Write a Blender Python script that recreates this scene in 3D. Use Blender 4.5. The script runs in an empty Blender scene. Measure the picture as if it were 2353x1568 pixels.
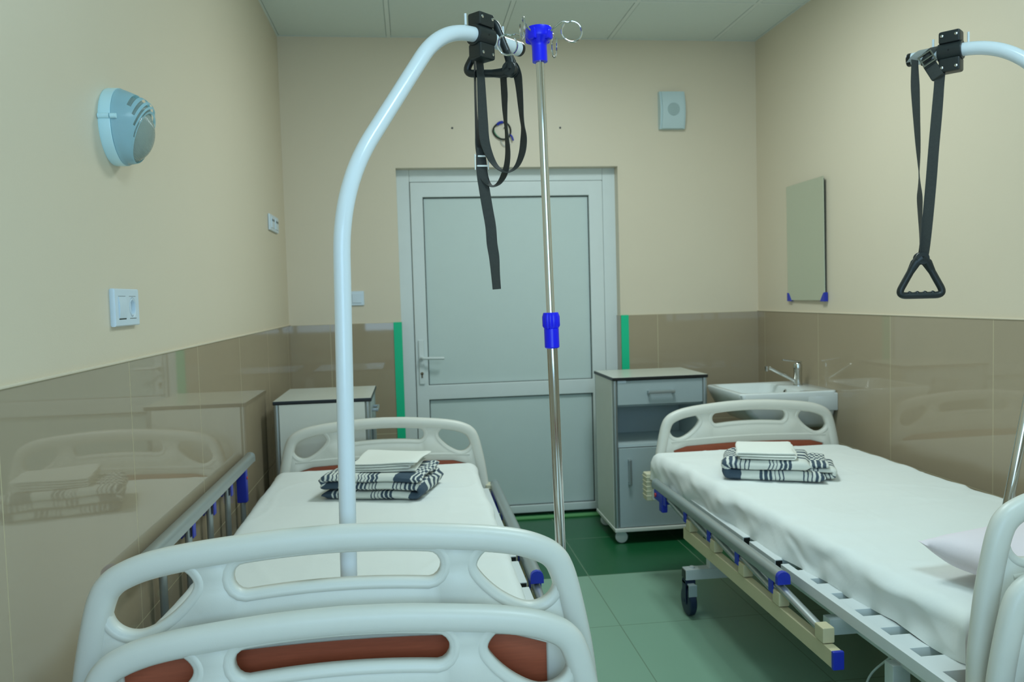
import bpy, bmesh, math, random
from mathutils import Vector, Matrix, noise, geometry

C = bpy.context.scene.collection
SC = bpy.context.scene
random.seed(4)
PI = math.pi

# ------------------------------------------------------------------ camera
FPX, YAW, PITCH, ROLL, EYE = 1871.139, .122060, .0549732, -.0279893, 1.37
f = Vector((math.sin(YAW) * math.cos(PITCH), math.cos(YAW) * math.cos(PITCH), -math.sin(PITCH)))
r = Vector((math.cos(YAW), -math.sin(YAW), 0))
u = r.cross(f)
r2 = math.cos(ROLL) * r + math.sin(ROLL) * u
u2 = -math.sin(ROLL) * r + math.cos(ROLL) * u
cam = bpy.data.cameras.new('camera')
camo = bpy.data.objects.new('camera', cam)
C.objects.link(camo)
camo.matrix_world = Matrix(((r2.x, u2.x, -f.x, 0), (r2.y, u2.y, -f.y, 0), (r2.z, u2.z, -f.z, EYE), (0, 0, 0, 1)))
cam.sensor_width = 36
cam.lens = FPX / 2353 * 36
cam.clip_start = .05
cam.dof.use_dof = True
cam.dof.focus_distance = 1.75
cam.dof.aperture_fstop = 6.3
SC.camera = camo

# ------------------------------------------------------------------ light
SC.view_settings.view_transform = 'Standard'
SC.view_settings.look = 'None'
SC.view_settings.gamma = 1
SC.view_settings.exposure = 0
w = bpy.data.worlds.new('world')
SC.world = w
w.use_nodes = True
w.node_tree.nodes['Background'].inputs[0].default_value = (.55, .8, 1, 1)
w.node_tree.nodes['Background'].inputs[1].default_value = .6


def area(name, loc, rot, sx, sy, power, col):
    l = bpy.data.lights.new(name, 'AREA')
    l.shape = 'RECTANGLE'
    l.size, l.size_y = sx, sy
    l.energy = power
    l.color = col
    o = bpy.data.objects.new(name, l)
    C.objects.link(o)
    o.location = loc
    o.rotation_euler = rot
    return o


XL, XR, YB, YF, ZT, ZC = -.712, 2.1663, 4.8957, -1.15, 1.2338, 2.9008
# daylight through the window in the wall behind the camera
area('window_daylight', (.10, YF - .06, 1.62), (PI / 2, 0, 0), 1.5, 1.35, 28, (.42, .70, 1))


# ------------------------------------------------------------------ materials
def s2l(c):
    return tuple(((v / 255) / 12.92 if v <= 10.3 else (((v / 255) + .055) / 1.055) ** 2.4) for v in c) + (1,)


def N(nt, t, **kw):
    n = nt.nodes.new(t)
    for k, v in kw.items():
        setattr(n, k, v)
    return n


def mat(name, col, rough=.5, metal=0, var=.03, scale=12, bump=0, bscale=150, coat=0, stretch=None):
    m = bpy.data.materials.new(name)
    m.use_nodes = True
    nt = m.node_tree
    b = nt.nodes['Principled BSDF']
    b.inputs['Roughness'].default_value = rough
    b.inputs['Metallic'].default_value = metal
    b.inputs['Coat Weight'].default_value = coat
    b.inputs['Coat Roughness'].default_value = .05
    tc = N(nt, 'ShaderNodeTexCoord')
    mp = N(nt, 'ShaderNodeMapping')
    mp.inputs['Scale'].default_value = stretch or (1, 1, 1)
    nt.links.new(tc.outputs['Object'], mp.inputs[0])
    nz = N(nt, 'ShaderNodeTexNoise')
    nz.inputs['Scale'].default_value = scale
    nz.inputs['Detail'].default_value = 4
    nt.links.new(mp.outputs[0], nz.inputs['Vector'])
    mx = N(nt, 'ShaderNodeMix', data_type='RGBA')
    c = s2l(col)
    mx.inputs[6].default_value = tuple(v * (1 - var) for v in c[:3]) + (1,)
    mx.inputs[7].default_value = tuple(min(1, v * (1 + var)) for v in c[:3]) + (1,)
    nt.links.new(nz.outputs[0], mx.inputs[0])
    nt.links.new(mx.outputs[2], b.inputs['Base Color'])
    if bump:
        n2 = N(nt, 'ShaderNodeTexNoise')
        n2.inputs['Scale'].default_value = bscale
        n2.inputs['Detail'].default_value = 3
        nt.links.new(mp.outputs[0], n2.inputs['Vector'])
        bp = N(nt, 'ShaderNodeBump')
        bp.inputs['Strength'].default_value = bump
        bp.inputs['Distance'].default_value = .002
        nt.links.new(n2.outputs[0], bp.inputs['Height'])
        nt.links.new(bp.outputs[0], b.inputs['Normal'])
    return m


def joint_mask(nt, vec, axis, period, offset, half):
    """1 inside a joint line running across one axis of the surface"""
    sp = N(nt, 'ShaderNodeSeparateXYZ')
    nt.links.new(vec, sp.inputs[0])

    def op(o, a, b=None):
        n = N(nt, 'ShaderNodeMath', operation=o)
        for i, v in enumerate((a, b)):
            if v is None:
                continue
            if isinstance(v, (int, float)):
                n.inputs[i].default_value = v
            else:
                nt.links.new(v, n.inputs[i])
        return n.outputs[0]
    t = op('SUBTRACT', sp.outputs[axis], offset)
    t = op('DIVIDE', t, period)
    t = op('ADD', t, 100.5)
    t = op('FRACT', t)
    t = op('SUBTRACT', t, .5)
    t = op('ABSOLUTE', t)
    return op('LESS_THAN', t, half / period), sp, op


def tile_mat(name, col, jcol, lines, rough=.03, half=.0016, split=None, var=.04, jrough=.5):
    m = mat(name, col, rough, var=var, scale=3)
    nt = m.node_tree
    b = nt.nodes['Principled BSDF']
    src = b.inputs['Base Color'].links[0].from_socket
    geo = N(nt, 'ShaderNodeNewGeometry')
    mask = None
    for ax, per, off in lines:
        k, sp, op = joint_mask(nt, geo.outputs['Position'], ax, per, off, half)
        mask = k if mask is None else op('MAXIMUM', mask, k)
    if split:
        ax, val, col2 = split
        k, sp, op = joint_mask(nt, geo.outputs['Position'], ax, 1, 0, 0)
        g = op('GREATER_THAN', sp.outputs[ax], val)
        mx = N(nt, 'ShaderNodeMix', data_type='RGBA')
        nt.links.new(g, mx.inputs[0])
        nt.links.new(src, mx.inputs[6])
        mx.inputs[7].default_value = s2l(col2)
        src = mx.outputs[2]
    mj = N(nt, 'ShaderNodeMix', data_type='RGBA')
    nt.links.new(mask, mj.inputs[0])
    nt.links.new(src, mj.inputs[6])
    mj.inputs[7].default_value = s2l(jcol)
    nt.links.new(mj.outputs[2], b.inputs['Base Color'])
    mr = N(nt, 'ShaderNodeMix', data_type='FLOAT')
    nt.links.new(mask, mr.inputs[0])
    mr.inputs[2].default_value = rough
    mr.inputs[3].default_value = jrough
    nt.links.new(mr.outputs[0], b.inputs['Roughness'])
    return m


def blanket_mat(name, period, chk, shift):
    m = mat(name, (200, 205, 200), .9, var=.02, bump=.5, bscale=400)
    nt = m.node_tree
    b = nt.nodes['Principled BSDF']
    uv = N(nt, 'ShaderNodeUVMap')
    z, sp, op = joint_mask(nt, uv.outputs[0], 0, 1, 0, 0)
    wob = N(nt, 'ShaderNodeTexNoise')
    wob.inputs['Scale'].default_value = 60
    nt.links.new(uv.outputs[0], wob.inputs['Vector'])
    wv = op('MULTIPLY', op('SUBTRACT', wob.outputs[0], .5), .006)
    uu = op('FRACT', op('DIVIDE', op('ADD', op('ADD', sp.outputs[0], wv), shift + 10 * period), period))
    cr = N(nt, 'ShaderNodeValToRGB')
    cr.color_ramp.interpolation = 'CONSTANT'
    edges = [.16, .176, .206, .222, .25, .268, .29, .316, .327, .354, .364, .390, .399]
    stops = edges + [.98 - e for e in reversed(edges[1:])] + [.978]
    el = cr.color_ramp.elements
    while len(el) > 1:
        el.remove(el[-1])
    val = 0
    el[0].position = 0
    el[0].color = (0, 0, 0, 1)
    for s in stops[:31]:
        val = 1 - val
        e = el.new(s)
        e.color = (val, val, val, 1)
    nt.links.new(uu, cr.inputs[0])
    ck = op('GREATER_THAN', op('FRACT', op('DIVIDE', op('ADD', sp.outputs[1], 1), chk)), .5)
    inner = op('GREATER_THAN', sp.outputs[1], .05)
    ck = op('MULTIPLY', ck, inner)
    x = op('ABSOLUTE', op('SUBTRACT', cr.outputs[0], ck))
    mx = N(nt, 'ShaderNodeMix', data_type='RGBA')
    nt.links.new(x, mx.inputs[0])
    mx.inputs[6].default_value = s2l((66, 84, 100))
    mx.inputs[7].default_value = s2l((226, 230, 222))
    nt.links.new(mx.outputs[2], b.inputs['Base Color'])
    return m


m_wall = mat('cream_wall_paint', (224, 211, 187), .42, var=.012, scale=4, bump=.12, bscale=220)
m_ceil = mat('ceiling_board', (222, 232, 226), .85, var=.02, scale=40, bump=.2, bscale=300)
m_grid = mat('ceiling_bar_paint', (226, 235, 230), .5)
GROUT = (196, 184, 150)
m_tile_side = tile_mat('glossy_taupe_tile', (170, 155, 130), GROUT, [(1, .6625, .8157), (2, .6648, .569)])
m_tile_back = tile_mat('glossy_taupe_tile_back', (170, 155, 130), GROUT, [(0, .6625, 1.511), (2, .6648, .569)])
m_floor = tile_mat('green_floor_tile', (142, 178, 152), (116, 142, 116), [(0, .605, .812), (1, .605, 3.822)], rough=.3,
                   half=.0022, split=(1, 3.822, (30, 97, 58)))
m_white = mat('white_door_plastic', (222, 230, 228), .35)
m_doorp = mat('grey_white_door_panel', (206, 220, 216), .5, var=.02)
m_gasket_shade = mat('dark_gasket_and_shade', (40, 52, 50), .6)  # door gasket, also the painted shade strips on the socket plate
m_green = mat('green_edge_trim', (0, 200, 146), .5)
m_thresh = mat('green_threshold', (96, 165, 96), .5)
m_switch = mat('white_switch_plastic', (214, 228, 238), .3)
m_black = mat('black_plastic', (16, 17, 17), .4)
m_plast = mat('ivory_bed_plastic', (222, 222, 212), .38, var=.02, bump=.05, bscale=500)
m_bump = mat('cream_bumper_plastic', (216, 210, 180), .5)
m_wood = mat('red_brown_wood_laminate', (176, 90, 60), .45, var=.22, scale=16, stretch=(1, 1, 14))
m_frame = mat('white_frame_paint', (222, 226, 224), .35)
m_cream = mat('cream_frame_paint', (206, 196, 158), .4)
m_alu = mat('brushed_aluminium', (176, 184, 184), .38, metal=.75)
m_aludk = mat('grey_aluminium', (128, 134, 130), .4, metal=.6)
m_blue = mat('blue_plastic', (34, 52, 176), .4)
m_iv = mat('bright_blue_plastic', (8, 20, 236), .28)
m_red = mat('red_plastic', (190, 50, 40), .4)
m_tyre = mat('dark_blue_rubber', (22, 40, 68), .5)
m_grey = mat('grey_plastic', (170, 182, 182), .45)
m_chrome = mat('polished_chrome', (205, 205, 200), .1, metal=1)
m_steel = mat('worn_steel', (150, 150, 142), .25, metal=1)
m_sheet = mat('white_bed_sheet', (238, 242, 238), .9, var=.012, bump=.25, bscale=60)
m_foam = mat('grey_mattress_cover', (150, 160, 168), .8)
m_linen = mat('white_folded_linen', (240, 242, 234), .9, var=.012, bump=.25, bscale=60)
m_pillow = mat('pale_pink_pillowcase', (242, 232, 238), .9, var=.012, bump=.2, bscale=80)
m_blkL = blanket_mat('checked_blanket_weave', .36, .058, .02)
m_blkR = blanket_mat('striped_blanket_weave', .40, .05, .085)
m_tube = mat('white_tube_enamel', (232, 240, 243), .18, var=.01)
m_brack = mat('charcoal_plastic', (34, 40, 40), .38)
m_strap = mat('black_webbing', (62, 64, 60), .85, var=.2, scale=160, bump=.4, bscale=700)
m_side = mat('cream_cabinet_panel', (228, 230, 220), .45)
m_front = mat('blue_grey_cabinet_front', (170, 184, 185), .45)
m_inside = mat('grey_cabinet_inside', (190, 204, 204), .6)
m_top = mat('pale_laminate_top', (214, 216, 204), .25)
m_edge = mat('black_laminate_edge', (14, 18, 18), .4)
m_ceramic = mat('white_ceramic', (226, 232, 230), .08, var=.01)
m_lampb = mat('pale_blue_lamp_enamel', (206, 244, 254), .25)
m_strap_lit = mat('lit_black_webbing', (150, 152, 146), .8, var=.1, scale=120, bump=.4, bscale=700)  # black webbing painted paler, standing for lamp light on it
m_dark = mat('dark_void', (10, 10, 9), .8)
m_hood = mat('lamp_slot_glass', (110, 130, 130), .2)
m_spk = mat('pale_speaker_plastic', (196, 216, 218), .5)
m_spkg = mat('speaker_grille', (180, 202, 202), .7, bump=1, bscale=900)
m_wire = mat('black_wire', (20, 26, 22), .5)
m_wireg = mat('green_wire', (110, 160, 130), .5)
m_brass = mat('dull_lock_metal', (120, 108, 84), .4, metal=.7)
m_lightdiff = mat('lamp_diffuser', (240, 245, 240), .5)
mm = m_lightdiff.node_tree.nodes['Principled BSDF']
mm.inputs['Emission Color'].default_value = (.86, 1, .88, 1)
mm.inputs['Emission Strength'].default_value = 1.0
m_mirror = mat('mirror_silver', (214, 226, 216), .02, metal=1, var=.01)

m_lens = mat('ribbed_lamp_glass', (150, 165, 158), .12, var=.05)
nt = m_lens.node_tree
b = nt.nodes['Principled BSDF']
tc = N(nt, 'ShaderNodeTexCoord')
wv = N(nt, 'ShaderNodeTexWave', wave_type='RINGS', rings_direction='Z')
wv.inputs['Scale'].default_value = 130
nt.links.new(tc.outputs['Object'], wv.inputs[0])
bp = N(nt, 'ShaderNodeBump')
bp.inputs['Strength'].default_value = .5
bp.inputs['Distance'].default_value = .001
nt.links.new(wv.outputs[1], bp.inputs['Height'])
nt.links.new(bp.outputs[0], b.inputs['Normal'])


# ------------------------------------------------------------------ geometry helpers
def finish(bm, ang=40):
    bmesh.ops.recalc_face_normals(bm, faces=bm.faces)
    for fc in bm.faces:
        fc.smooth = True
    lim = math.radians(ang)
    for e in bm.edges:
        if len(e.link_faces) == 2 and e.calc_face_angle(0) > lim:
            e.smooth = False


def obj(name, bm, m, parent=None, label=None, ang=40, mats=None):
    flat = ang <= 40
    finish(bm, ang)
    me = bpy.data.meshes.new(name)
    bm.to_mesh(me)
    bm.free()
    for x in (mats or [m]):
        me.materials.append(x)
    o = bpy.data.objects.new(name, me)
    C.objects.link(o)
    if flat:
        md = o.modifiers.new('weighted', 'WEIGHTED_NORMAL')
        md.keep_sharp = True
    if parent:
        o.parent = parent
    if label:
        o['label'] = label
    return o


def thing(name, label, cat, loc=(0, 0, 0), rotz=0, group=None):
    o = bpy.data.objects.new(name, None)
    o.empty_display_size = .05
    C.objects.link(o)
    o.location = loc
    o.rotation_euler = (0, 0, rotz)
    return tag(o, label, cat, group)


def tag(o, label, cat, group=None):
    o['label'] = label
    o['category'] = cat
    if group:
        o['group'] = group
    return o


def struct(o):
    o['kind'] = 'structure'
    return o


def B():
    return bmesh.new()


def merge(bm, t, M=None):
    if M is not None:
        bmesh.ops.transform(t, matrix=M, verts=t.verts)
    mp = {}
    for v in t.verts:
        mp[v] = bm.verts.new(v.co)
    for fc in t.faces:
        try:
            nf = bm.faces.new([mp[v] for v in fc.verts])
            nf.material_index = fc.material_index
        except ValueError:
            pass
    t.free()
    return bm


def box(bm, c, s, bev=0, M=None, seg=2, mi=0):
    t = bmesh.new()
    bmesh.ops.create_cube(t, size=1)
    bmesh.ops.scale(t, vec=s, verts=t.verts)
    if bev:
        bmesh.ops.bevel(t, geom=t.edges[:], offset=bev, segments=seg, affect='EDGES', profile=.5)
    bmesh.ops.translate(t, vec=c, verts=t.verts)
    for fc in t.faces:
        fc.material_index = mi
    return merge(bm, t, M)


def bx(bm, x0, x1, y0, y1, z0, z1, bev=0, mi=0):
    return box(bm, ((x0 + x1) / 2, (y0 + y1) / 2, (z0 + z1) / 2), (abs(x1 - x0), abs(y1 - y0), abs(z1 - z0)), bev, mi=mi)


def sweep(bm, pts, prof, up=None, closed=False, caps=True, scale=None):
    """sweep a closed 2-D profile along points with parallel transport"""
    pts = [Vector(q) for q in pts]
    n = len(pts)
    tang = []
    for i in range(n):
        a = pts[(i - 1) % n] if (closed or i > 0) else pts[0]
        c = pts[(i + 1) % n] if (closed or i < n - 1) else pts[-1]
        tang.append((c - a).normalized())
    nv = Vector(up) if up else (Vector((0, 0, 1)) if abs(tang[0].z) < .9 else Vector((1, 0, 0)))
    rings = []
    for i in range(n):
        t = tang[i]
        if up:
            nv = Vector(up)
        nv = (nv - t * nv.dot(t)).normalized()
        bi = t.cross(nv)
        k = scale[i] if scale else 1
        rings.append([bm.verts.new(pts[i] + nv * (q[0] * k) + bi * (q[1] * k)) for q in prof])
    m = len(prof)
    for i in range(n if closed else n - 1):
        a, c = rings[i], rings[(i + 1) % n]
        for j in range(m):
            bm.faces.new((a[j], a[(j + 1) % m], c[(j + 1) % m], c[j]))
    if caps and not closed:
        bm.faces.new(rings[0][::-1])
        bm.faces.new(rings[-1])
    return bm


def circ(rad, n=16, ry=None, p=1):
    out = []
    for i in range(n):
        a = 2 * PI * i / n
        c, s = math.cos(a), math.sin(a)
        out.append((rad * math.copysign(abs(c) ** p, c), (ry or rad) * math.copysign(abs(s) ** p, s)))
    return out


def tube(bm, pts, rad, n=12, closed=False, scale=None):
    return sweep(bm, pts, circ(rad, n), closed=closed, scale=scale)


def cyl(bm, a, c, rad, n=20):
    return tube(bm, [a, c], rad, n)


def lathe(bm, prof, M=None, n=28):
    t = bmesh.new()
    rings = []
    for rr, z in prof:
        rings.append([t.verts.new((rr * math.cos(2 * PI * i / n), rr * math.sin(2 * PI * i / n), z)) for i in range(n)])
    for a, c in zip(rings, rings[1:]):
        for j in range(n):
            t.faces.new((a[j], a[(j + 1) % n], c[(j + 1) % n], c[j]))
    t.faces.new(rings[0][::-1])
    t.faces.new(rings[-1])
    return merge(bm, t, M)


def axisM(o, z, x=None):
    z = Vector(z).normalized()
    x = Vector(x) if x else (Vector((1, 0, 0)) if abs(z.x) < .9 else Vector((0, 1, 0)))
    x = (x - z * x.dot(z)).normalized()
    y = z.cross(x)
    return Matrix(((x.x, y.x, z.x, o[0]), (x.y, y.y, z.y, o[1]), (x.z, y.z, z.z, o[2]), (0, 0, 0, 1)))


def spline(pts, k=6, closed=False):
    pts = [Vector(q) for q in pts]
    n = len(pts)
    out = []
    rng = range(n) if closed else range(n - 1)
    for i in rng:
        g = (lambda j: pts[j % n]) if closed else (lambda j: pts[max(0, min(n - 1, j))])
        p0, p1, p2, p3 = g(i - 1), g(i), g(i + 1), g(i + 2)
        for s in range(k):
            t = s / k
            out.append(.5 * ((2 * p1) + (p2 - p0) * t + (2 * p0 - 5 * p1 + 4 * p2 - p3) * t * t + (3 * p1 - p0 - 3 * p2 + p3) * t ** 3))
    if not closed:
        out.append(pts[-1].copy())
    return out


def fillet(pts, rad, k=10):
    pts = [Vector(q) for q in pts]
    out = [pts[0]]
    for i in range(1, len(pts) - 1):
        p, a, c = pts[i], pts[i - 1], pts[i + 1]
        R = rad[i - 1] if isinstance(rad, (list, tuple)) else rad
        da, dc = (a - p), (c - p)
        d = min(R, da.length * .49, dc.length * .49)
        q0, q1 = p + da.normalized() * d, p + dc.normalized() * d
        for s in range(k + 1):
            t = s / k
            out.append(q0 * (1 - t) ** 2 + p * 2 * t * (1 - t) + q1 * t * t)
    out.append(pts[-1])
    return out


def filled(outer, holes, thick, bev=0):
    """solid plate in the XZ plane (y is thickness) with real holes and softened edges -> bmesh"""
    loops = []
    for k, pts in enumerate([outer] + holes):
        ar = sum(a[0] * c[1] - c[0] * a[1] for a, c in zip(pts, list(pts[1:]) + [pts[0]]))
        pts = [Vector((q[0], q[1])) for q in pts]
        if (ar > 0) != (k == 0):
            pts = pts[::-1]
        loops.append(pts)

    def inside(c):
        n = 0
        for pts in loops:
            for i in range(len(pts)):
                a, d = pts[i - 1], pts[i]
                if (a.y > c.y) != (d.y > c.y) and c.x < (d.x - a.x) * (c.y - a.y) / (d.y - a.y) + a.x:
                    n += 1
        return n % 2 == 1
    bm = bmesh.new()
    h = thick / 2

    def inset(pts, d):
        out = []
        n = len(pts)
        for i in range(n):
            t = pts[(i + 1) % n] - pts[i - 1]
            t.normalize()
            out.append(pts[i] + Vector((-t.y, t.x)) * d)
        return out
    ins = [inset(q, bev) for q in loops]
    flat = [q for l in ins for q in l]
    edges, base = [], 0
    for l in ins:
        edges += [(base + i, base + (i + 1) % len(l)) for i in range(len(l))]
        base += len(l)
    vs, es, fs, *_ = geometry.delaunay_2d_cdt(flat, edges, [], 0, 1e-6)
    save, loops = loops, ins
    tri = [f_ for f_ in fs if inside(sum((vs[i] for i in f_), Vector((0, 0))) / len(f_))]
    loops = save
    for sg in (-1, 1):
        vv = [bm.verts.new((q.x, sg * h, q.y)) for q in vs]
        for f_ in tri:
            bm.faces.new([vv[i] for i in f_])
    for l, li in zip(save, ins):
        prof = [(li, -h), (l, -h + bev), (l, h - bev), (li, h)]
        rows = [[bm.verts.new((q.x, y, q.y)) for q in pts] for pts, y in prof]
        for a, c in zip(rows, rows[1:]):
            for i in range(len(l)):
                j = (i + 1) % len(l)
                bm.faces.new((a[i], a[j], c[j], c[i]))
    bmesh.ops.remove_doubles(bm, verts=bm.verts, dist=1e-6)
    return bm


def nz(x, y, z, s):
    return noise.noise(Vector((x * s, y * s, z * s)))


# ------------------------------------------------------------------ the room
bm = B()
bx(bm, XL - .3, XR + .3, YF - .4, YB + .5, -.12, 0)
struct(obj('floor', bm, m_floor))

bm = B()
bx(bm, XL - .15, XL, YF - .15, YB + .3, 0, ZC + .1)
wl = struct(obj('wall_left', bm, m_wall))
bm = B()
bx(bm, XL - .01, XL + .005, YF, YB, 0, ZT)
obj('tile_dado', bm, m_tile_side, wl, 'glossy taupe wall tiles')
bm = B()
bx(bm, XL - .005, XL + .009, YF, YB, ZT, ZT + .006, .002)
obj('tile_edge', bm, m_wall, wl)

bm = B()
bx(bm, XR, XR + .15, YF - .15, YB + .3, 0, ZC + .1)
wr = struct(obj('wall_right', bm, m_wall))
bm = B()
bx(bm, XR - .005, XR + .01, YF, YB, 0, ZT)
obj('tile_dado', bm, m_tile_side, wr, 'glossy taupe wall tiles')
bm = B()
bx(bm, XR - .009, XR + .005, YF, YB, ZT, ZT + .006, .002)
obj('tile_edge', bm, m_wall, wr)

DX0, DX1, DZ = -.062, 1.278, 2.144
bm = B()
bx(bm, XL, DX0, YB, YB + .25, 0, ZC)
bx(bm, DX1, XR, YB, YB + .25, 0, ZC)
bx(bm, DX0, DX1, YB, YB + .25, DZ, ZC)
wb = struct(obj('wall_back', bm, m_wall))
bm = B()
bx(bm, XL + .005, DX0, YB - .005, YB + .01, 0, ZT)
bx(bm, DX1, XR - .005, YB - .005, YB + .01, 0, ZT)
bx(bm, DX0 - .002, DX0 + .004, YB - .005, YB + .085, 0, ZT)
bx(bm, DX1 - .004, DX1 + .002, YB - .005, YB + .085, 0, ZT)
obj('tile_dado', bm, m_tile_back, wb, 'glossy taupe wall tiles')

bm = B()
wx0, wx1, wz0, wz1 = -.66, .86, .92, 2.32
bx(bm, XL, wx0, YF - .15, YF, 0, ZC)
bx(bm, wx1, XR, YF - .15, YF, 0, ZC)
bx(bm, wx0, wx1, YF - .15, YF, 0, wz0)
bx(bm, wx0, wx1, YF - .15, YF, wz1, ZC)
struct(obj('wall_front', bm, m_wall))
bm = B()
for a in (wx0, (wx0 + wx1) / 2 - .02, wx1 - .05):
    bx(bm, a, a + .05, YF - .04, YF - .005, wz0, wz1, .004)
bx(bm, wx0, wx1, YF - .04, YF - .005, wz0, wz0 + .05, .004)
bx(bm, wx0, wx1, YF - .04, YF - .005, wz1 - .05, wz1, .004)
struct(obj('window_1', bm, m_white))

# suspended ceiling: boards with shadow gaps between the bars
gx = [-.075 + .658 * k for k in range(-1, 5)]
gy = [4.262 - .658 * k for k in range(-1, 10)]
xs = sorted([XL] + [g for g in gx if XL + .05 < g < XR - .05] + [XR])
ys = sorted([YF] + [g for g in gy if YF + .05 < g < YB - .05] + [YB])
lamp_cells = [(.93, 3.28), (.93, .65)]
bm = B()
bx(bm, XL - .1, XR + .1, YF - .1, YB + .1, ZC + .006, ZC + .1)
for i in range(len(xs) - 1):
    for j in range(len(ys) - 1):
        a, c = xs[i], xs[i + 1]
        d, e = ys[j], ys[j + 1]
        if any(a < q[0] < c and d < q[1] < e for q in lamp_cells):
            continue
        ins = .015
        bx(bm, a + ins, c - ins, d + ins, e - ins, ZC, ZC + .02)
ceil = struct(obj('ceiling', bm, m_ceil))
bm = B()
for g in xs:
    bx(bm, max(XL, g - .0115), min(XR, g + .0115), YF, YB, ZC - .0015, ZC + .01)
for g in ys:
    bx(bm, XL, XR, max(YF, g - .0115), min(YB, g + .0115), ZC - .001, ZC + .0095)
obj('ceiling_grid', bm, m_grid, ceil)

for k, (cx_, cy_) in enumerate(lamp_cells):
    i = max(q for q in range(len(xs)) if xs[q] < cx_)
    j = max(q for q in range(len(ys)) if ys[q] < cy_)
    x0, x1, y0, y1 = xs[i] + .02, xs[i + 1] - .02, ys[j] + .02, ys[j + 1] - .02
    t = thing('ceiling_light', ['square ceiling lamp panel over the aisle before the door', 'square ceiling lamp panel over the aisle end nearest the window'][k],
              'lamp', ((x0 + x1) / 2, (y0 + y1) / 2, ZC), 0, 'ceiling lamp panels')
    hx, hy = (x1 - x0) / 2, (y1 - y0) / 2
    bm = B()
    for a in (-1, 1):
        bx(bm, a * hx - .012, a * hx + .012, -hy, hy, -.006, .006, .002)
        bx(bm, -hx, hx, a * hy - .012, a * hy + .012, -.006, .006, .002)
    obj('lamp_frame', bm, m_grid, t)
    bm = B()
    bx(bm, -hx + .012, hx - .012, -hy + .012, hy - .012, 0, .004)
    obj('diffuser', bm, m_lightdiff, t)
    a = area('lamp_glow', ((x0 + x1) / 2, (y0 + y1) / 2, ZC - .008), (0, 0, 0), hx * 1.9, hy * 1.9, (26, 21)[k], ((.82, .97, 1), (.62, .88, 1))[k])
    a.parent = t
    a.location = (0, 0, -.008)

# green corner trims by the door and threshold
for k, (a, c) in enumerate(((-.107, -.0575), (1.279, 1.327))):
    bm = B()
    bx(bm, a, c, YB - .009, YB - .003, 0, ZT + .001, .001)
    struct(obj('trim_%d' % (k + 1), bm, m_green))
bm = B()
bx(bm, DX0 - .01, DX1 + .01, YB - .03, YB + .02, 0, .012, .004)
struct(obj('trim_3', bm, m_thresh))

# ------------------------------------------------------------------ door
bm = B()
FY = YB + .08
x0, x1 = DX0 - .02, DX1 + .02
for a, c in ((x0, .014), (1.2, x1)):
    bx(bm, a, c, FY, FY + .06, 0, DZ + .02, .003)
bx(bm, .0145, 1.1995, FY, FY + .06, 2.072, DZ + .02, .003)
bx(bm, -.05, 1.27, FY + .062, FY + .09, 0, DZ + .02)  # backing slab added to stop light leaking round the leaf
door = struct(obj('door_1', bm, m_white))
bm = B()
SX0, SX1 = .017, 1.197
bx(bm, SX0, .092, FY - .012, FY + .05, .018, 2.069, .006)
bx(bm, 1.11, SX1, FY - .012, FY + .05, .018, 2.069, .006)
for a, c in ((.018, .065), (.752, .841), (1.979, 2.069)):
    bx(bm, .085, 1.117, FY - .0115, FY + .05, a, c, .006)
obj('door_leaf', bm, m_white, door)
for a, c in ((.065, .752), (.841, 1.979)):
    bm = B()
    bx(bm, .085, 1.117, FY + .012, FY + .03, a - .01, c + .01)
    p = obj('door_panel', bm, m_doorp, door)
    bm = B()
    gq = .005
    bx(bm, .092, 1.11, FY + .004, FY + .014, c - gq, c)
    bx(bm, .092, 1.11, FY + .004, FY + .014, a, a + gq * .6)
    bx(bm, .092, .092 + gq, FY + .004, FY + .014, a, c)
    bx(bm, 1.11 - gq * .8, 1.11, FY + .004, FY + .014, a, c)
    obj('gasket', bm, m_gasket_shade, p)
bm = B()
HX, HY = .053, FY - .012
box(bm, (HX, HY - .006, .985), (.034, .012, .27), .005)
tube(bm, fillet([(HX, HY, 1.012), (HX, HY - .055, 1.012), (HX + .135, HY - .055, 1.008)], .02), .0085, 12)
cyl(bm, (HX, HY - .004, 1.012), (HX, HY - .022, 1.012), .014)
hd = obj('door_handle', bm, m_white, door)
bm = B()
cyl(bm, (HX, HY - .011, .916), (HX, HY - .0145, .916), .0095)
bx(bm, HX - .0045, HX + .0045, HY - .0145, HY - .011, .89, .914)
obj('keyhole', bm, m_brass, hd, 'dull brass lock cylinder')


# ------------------------------------------------------------------ wall fittings
def frame_M(o, normal, right):
    """local x = right along wall, local y = up, local z = out of the wall"""
    z = Vector(normal)
    x = Vector(right)
    y = z.cross(x)
    return Matrix(((x.x, y.x, z.x, o[0]), (x.y, y.y, z.y, o[1]), (x.z, y.z, z.z, o[2]), (0, 0, 0, 1)))


def placed(name, label, cat, M, group=None):
    t = thing(name, label, cat, group=group)
    t.matrix_world = M
    return t


def plate(bm, wd, ht, th):
    box(bm, (0, 0, th / 2), (wd, ht, th), min(.006, th * .45), seg=2)


def socket_insert(t, cx, s=.05):
    bm = B()
    prof = [(.0225, .0045), (.0225, .0125), (.0205, .0135), (.0185, .0125), (.0175, .003)]
    lathe(bm, prof, Matrix.Translation((cx, 0, 0)), 32)
    so = obj('socket', bm, m_switch, t)
    for d in (-.0095, .0095):
        bm = B()
        cyl(bm, (cx + d, 0, .0035), (cx + d, 0, .0039), .0028, 10)
        obj('socket_hole', bm, m_dark, so)
    return so


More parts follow.
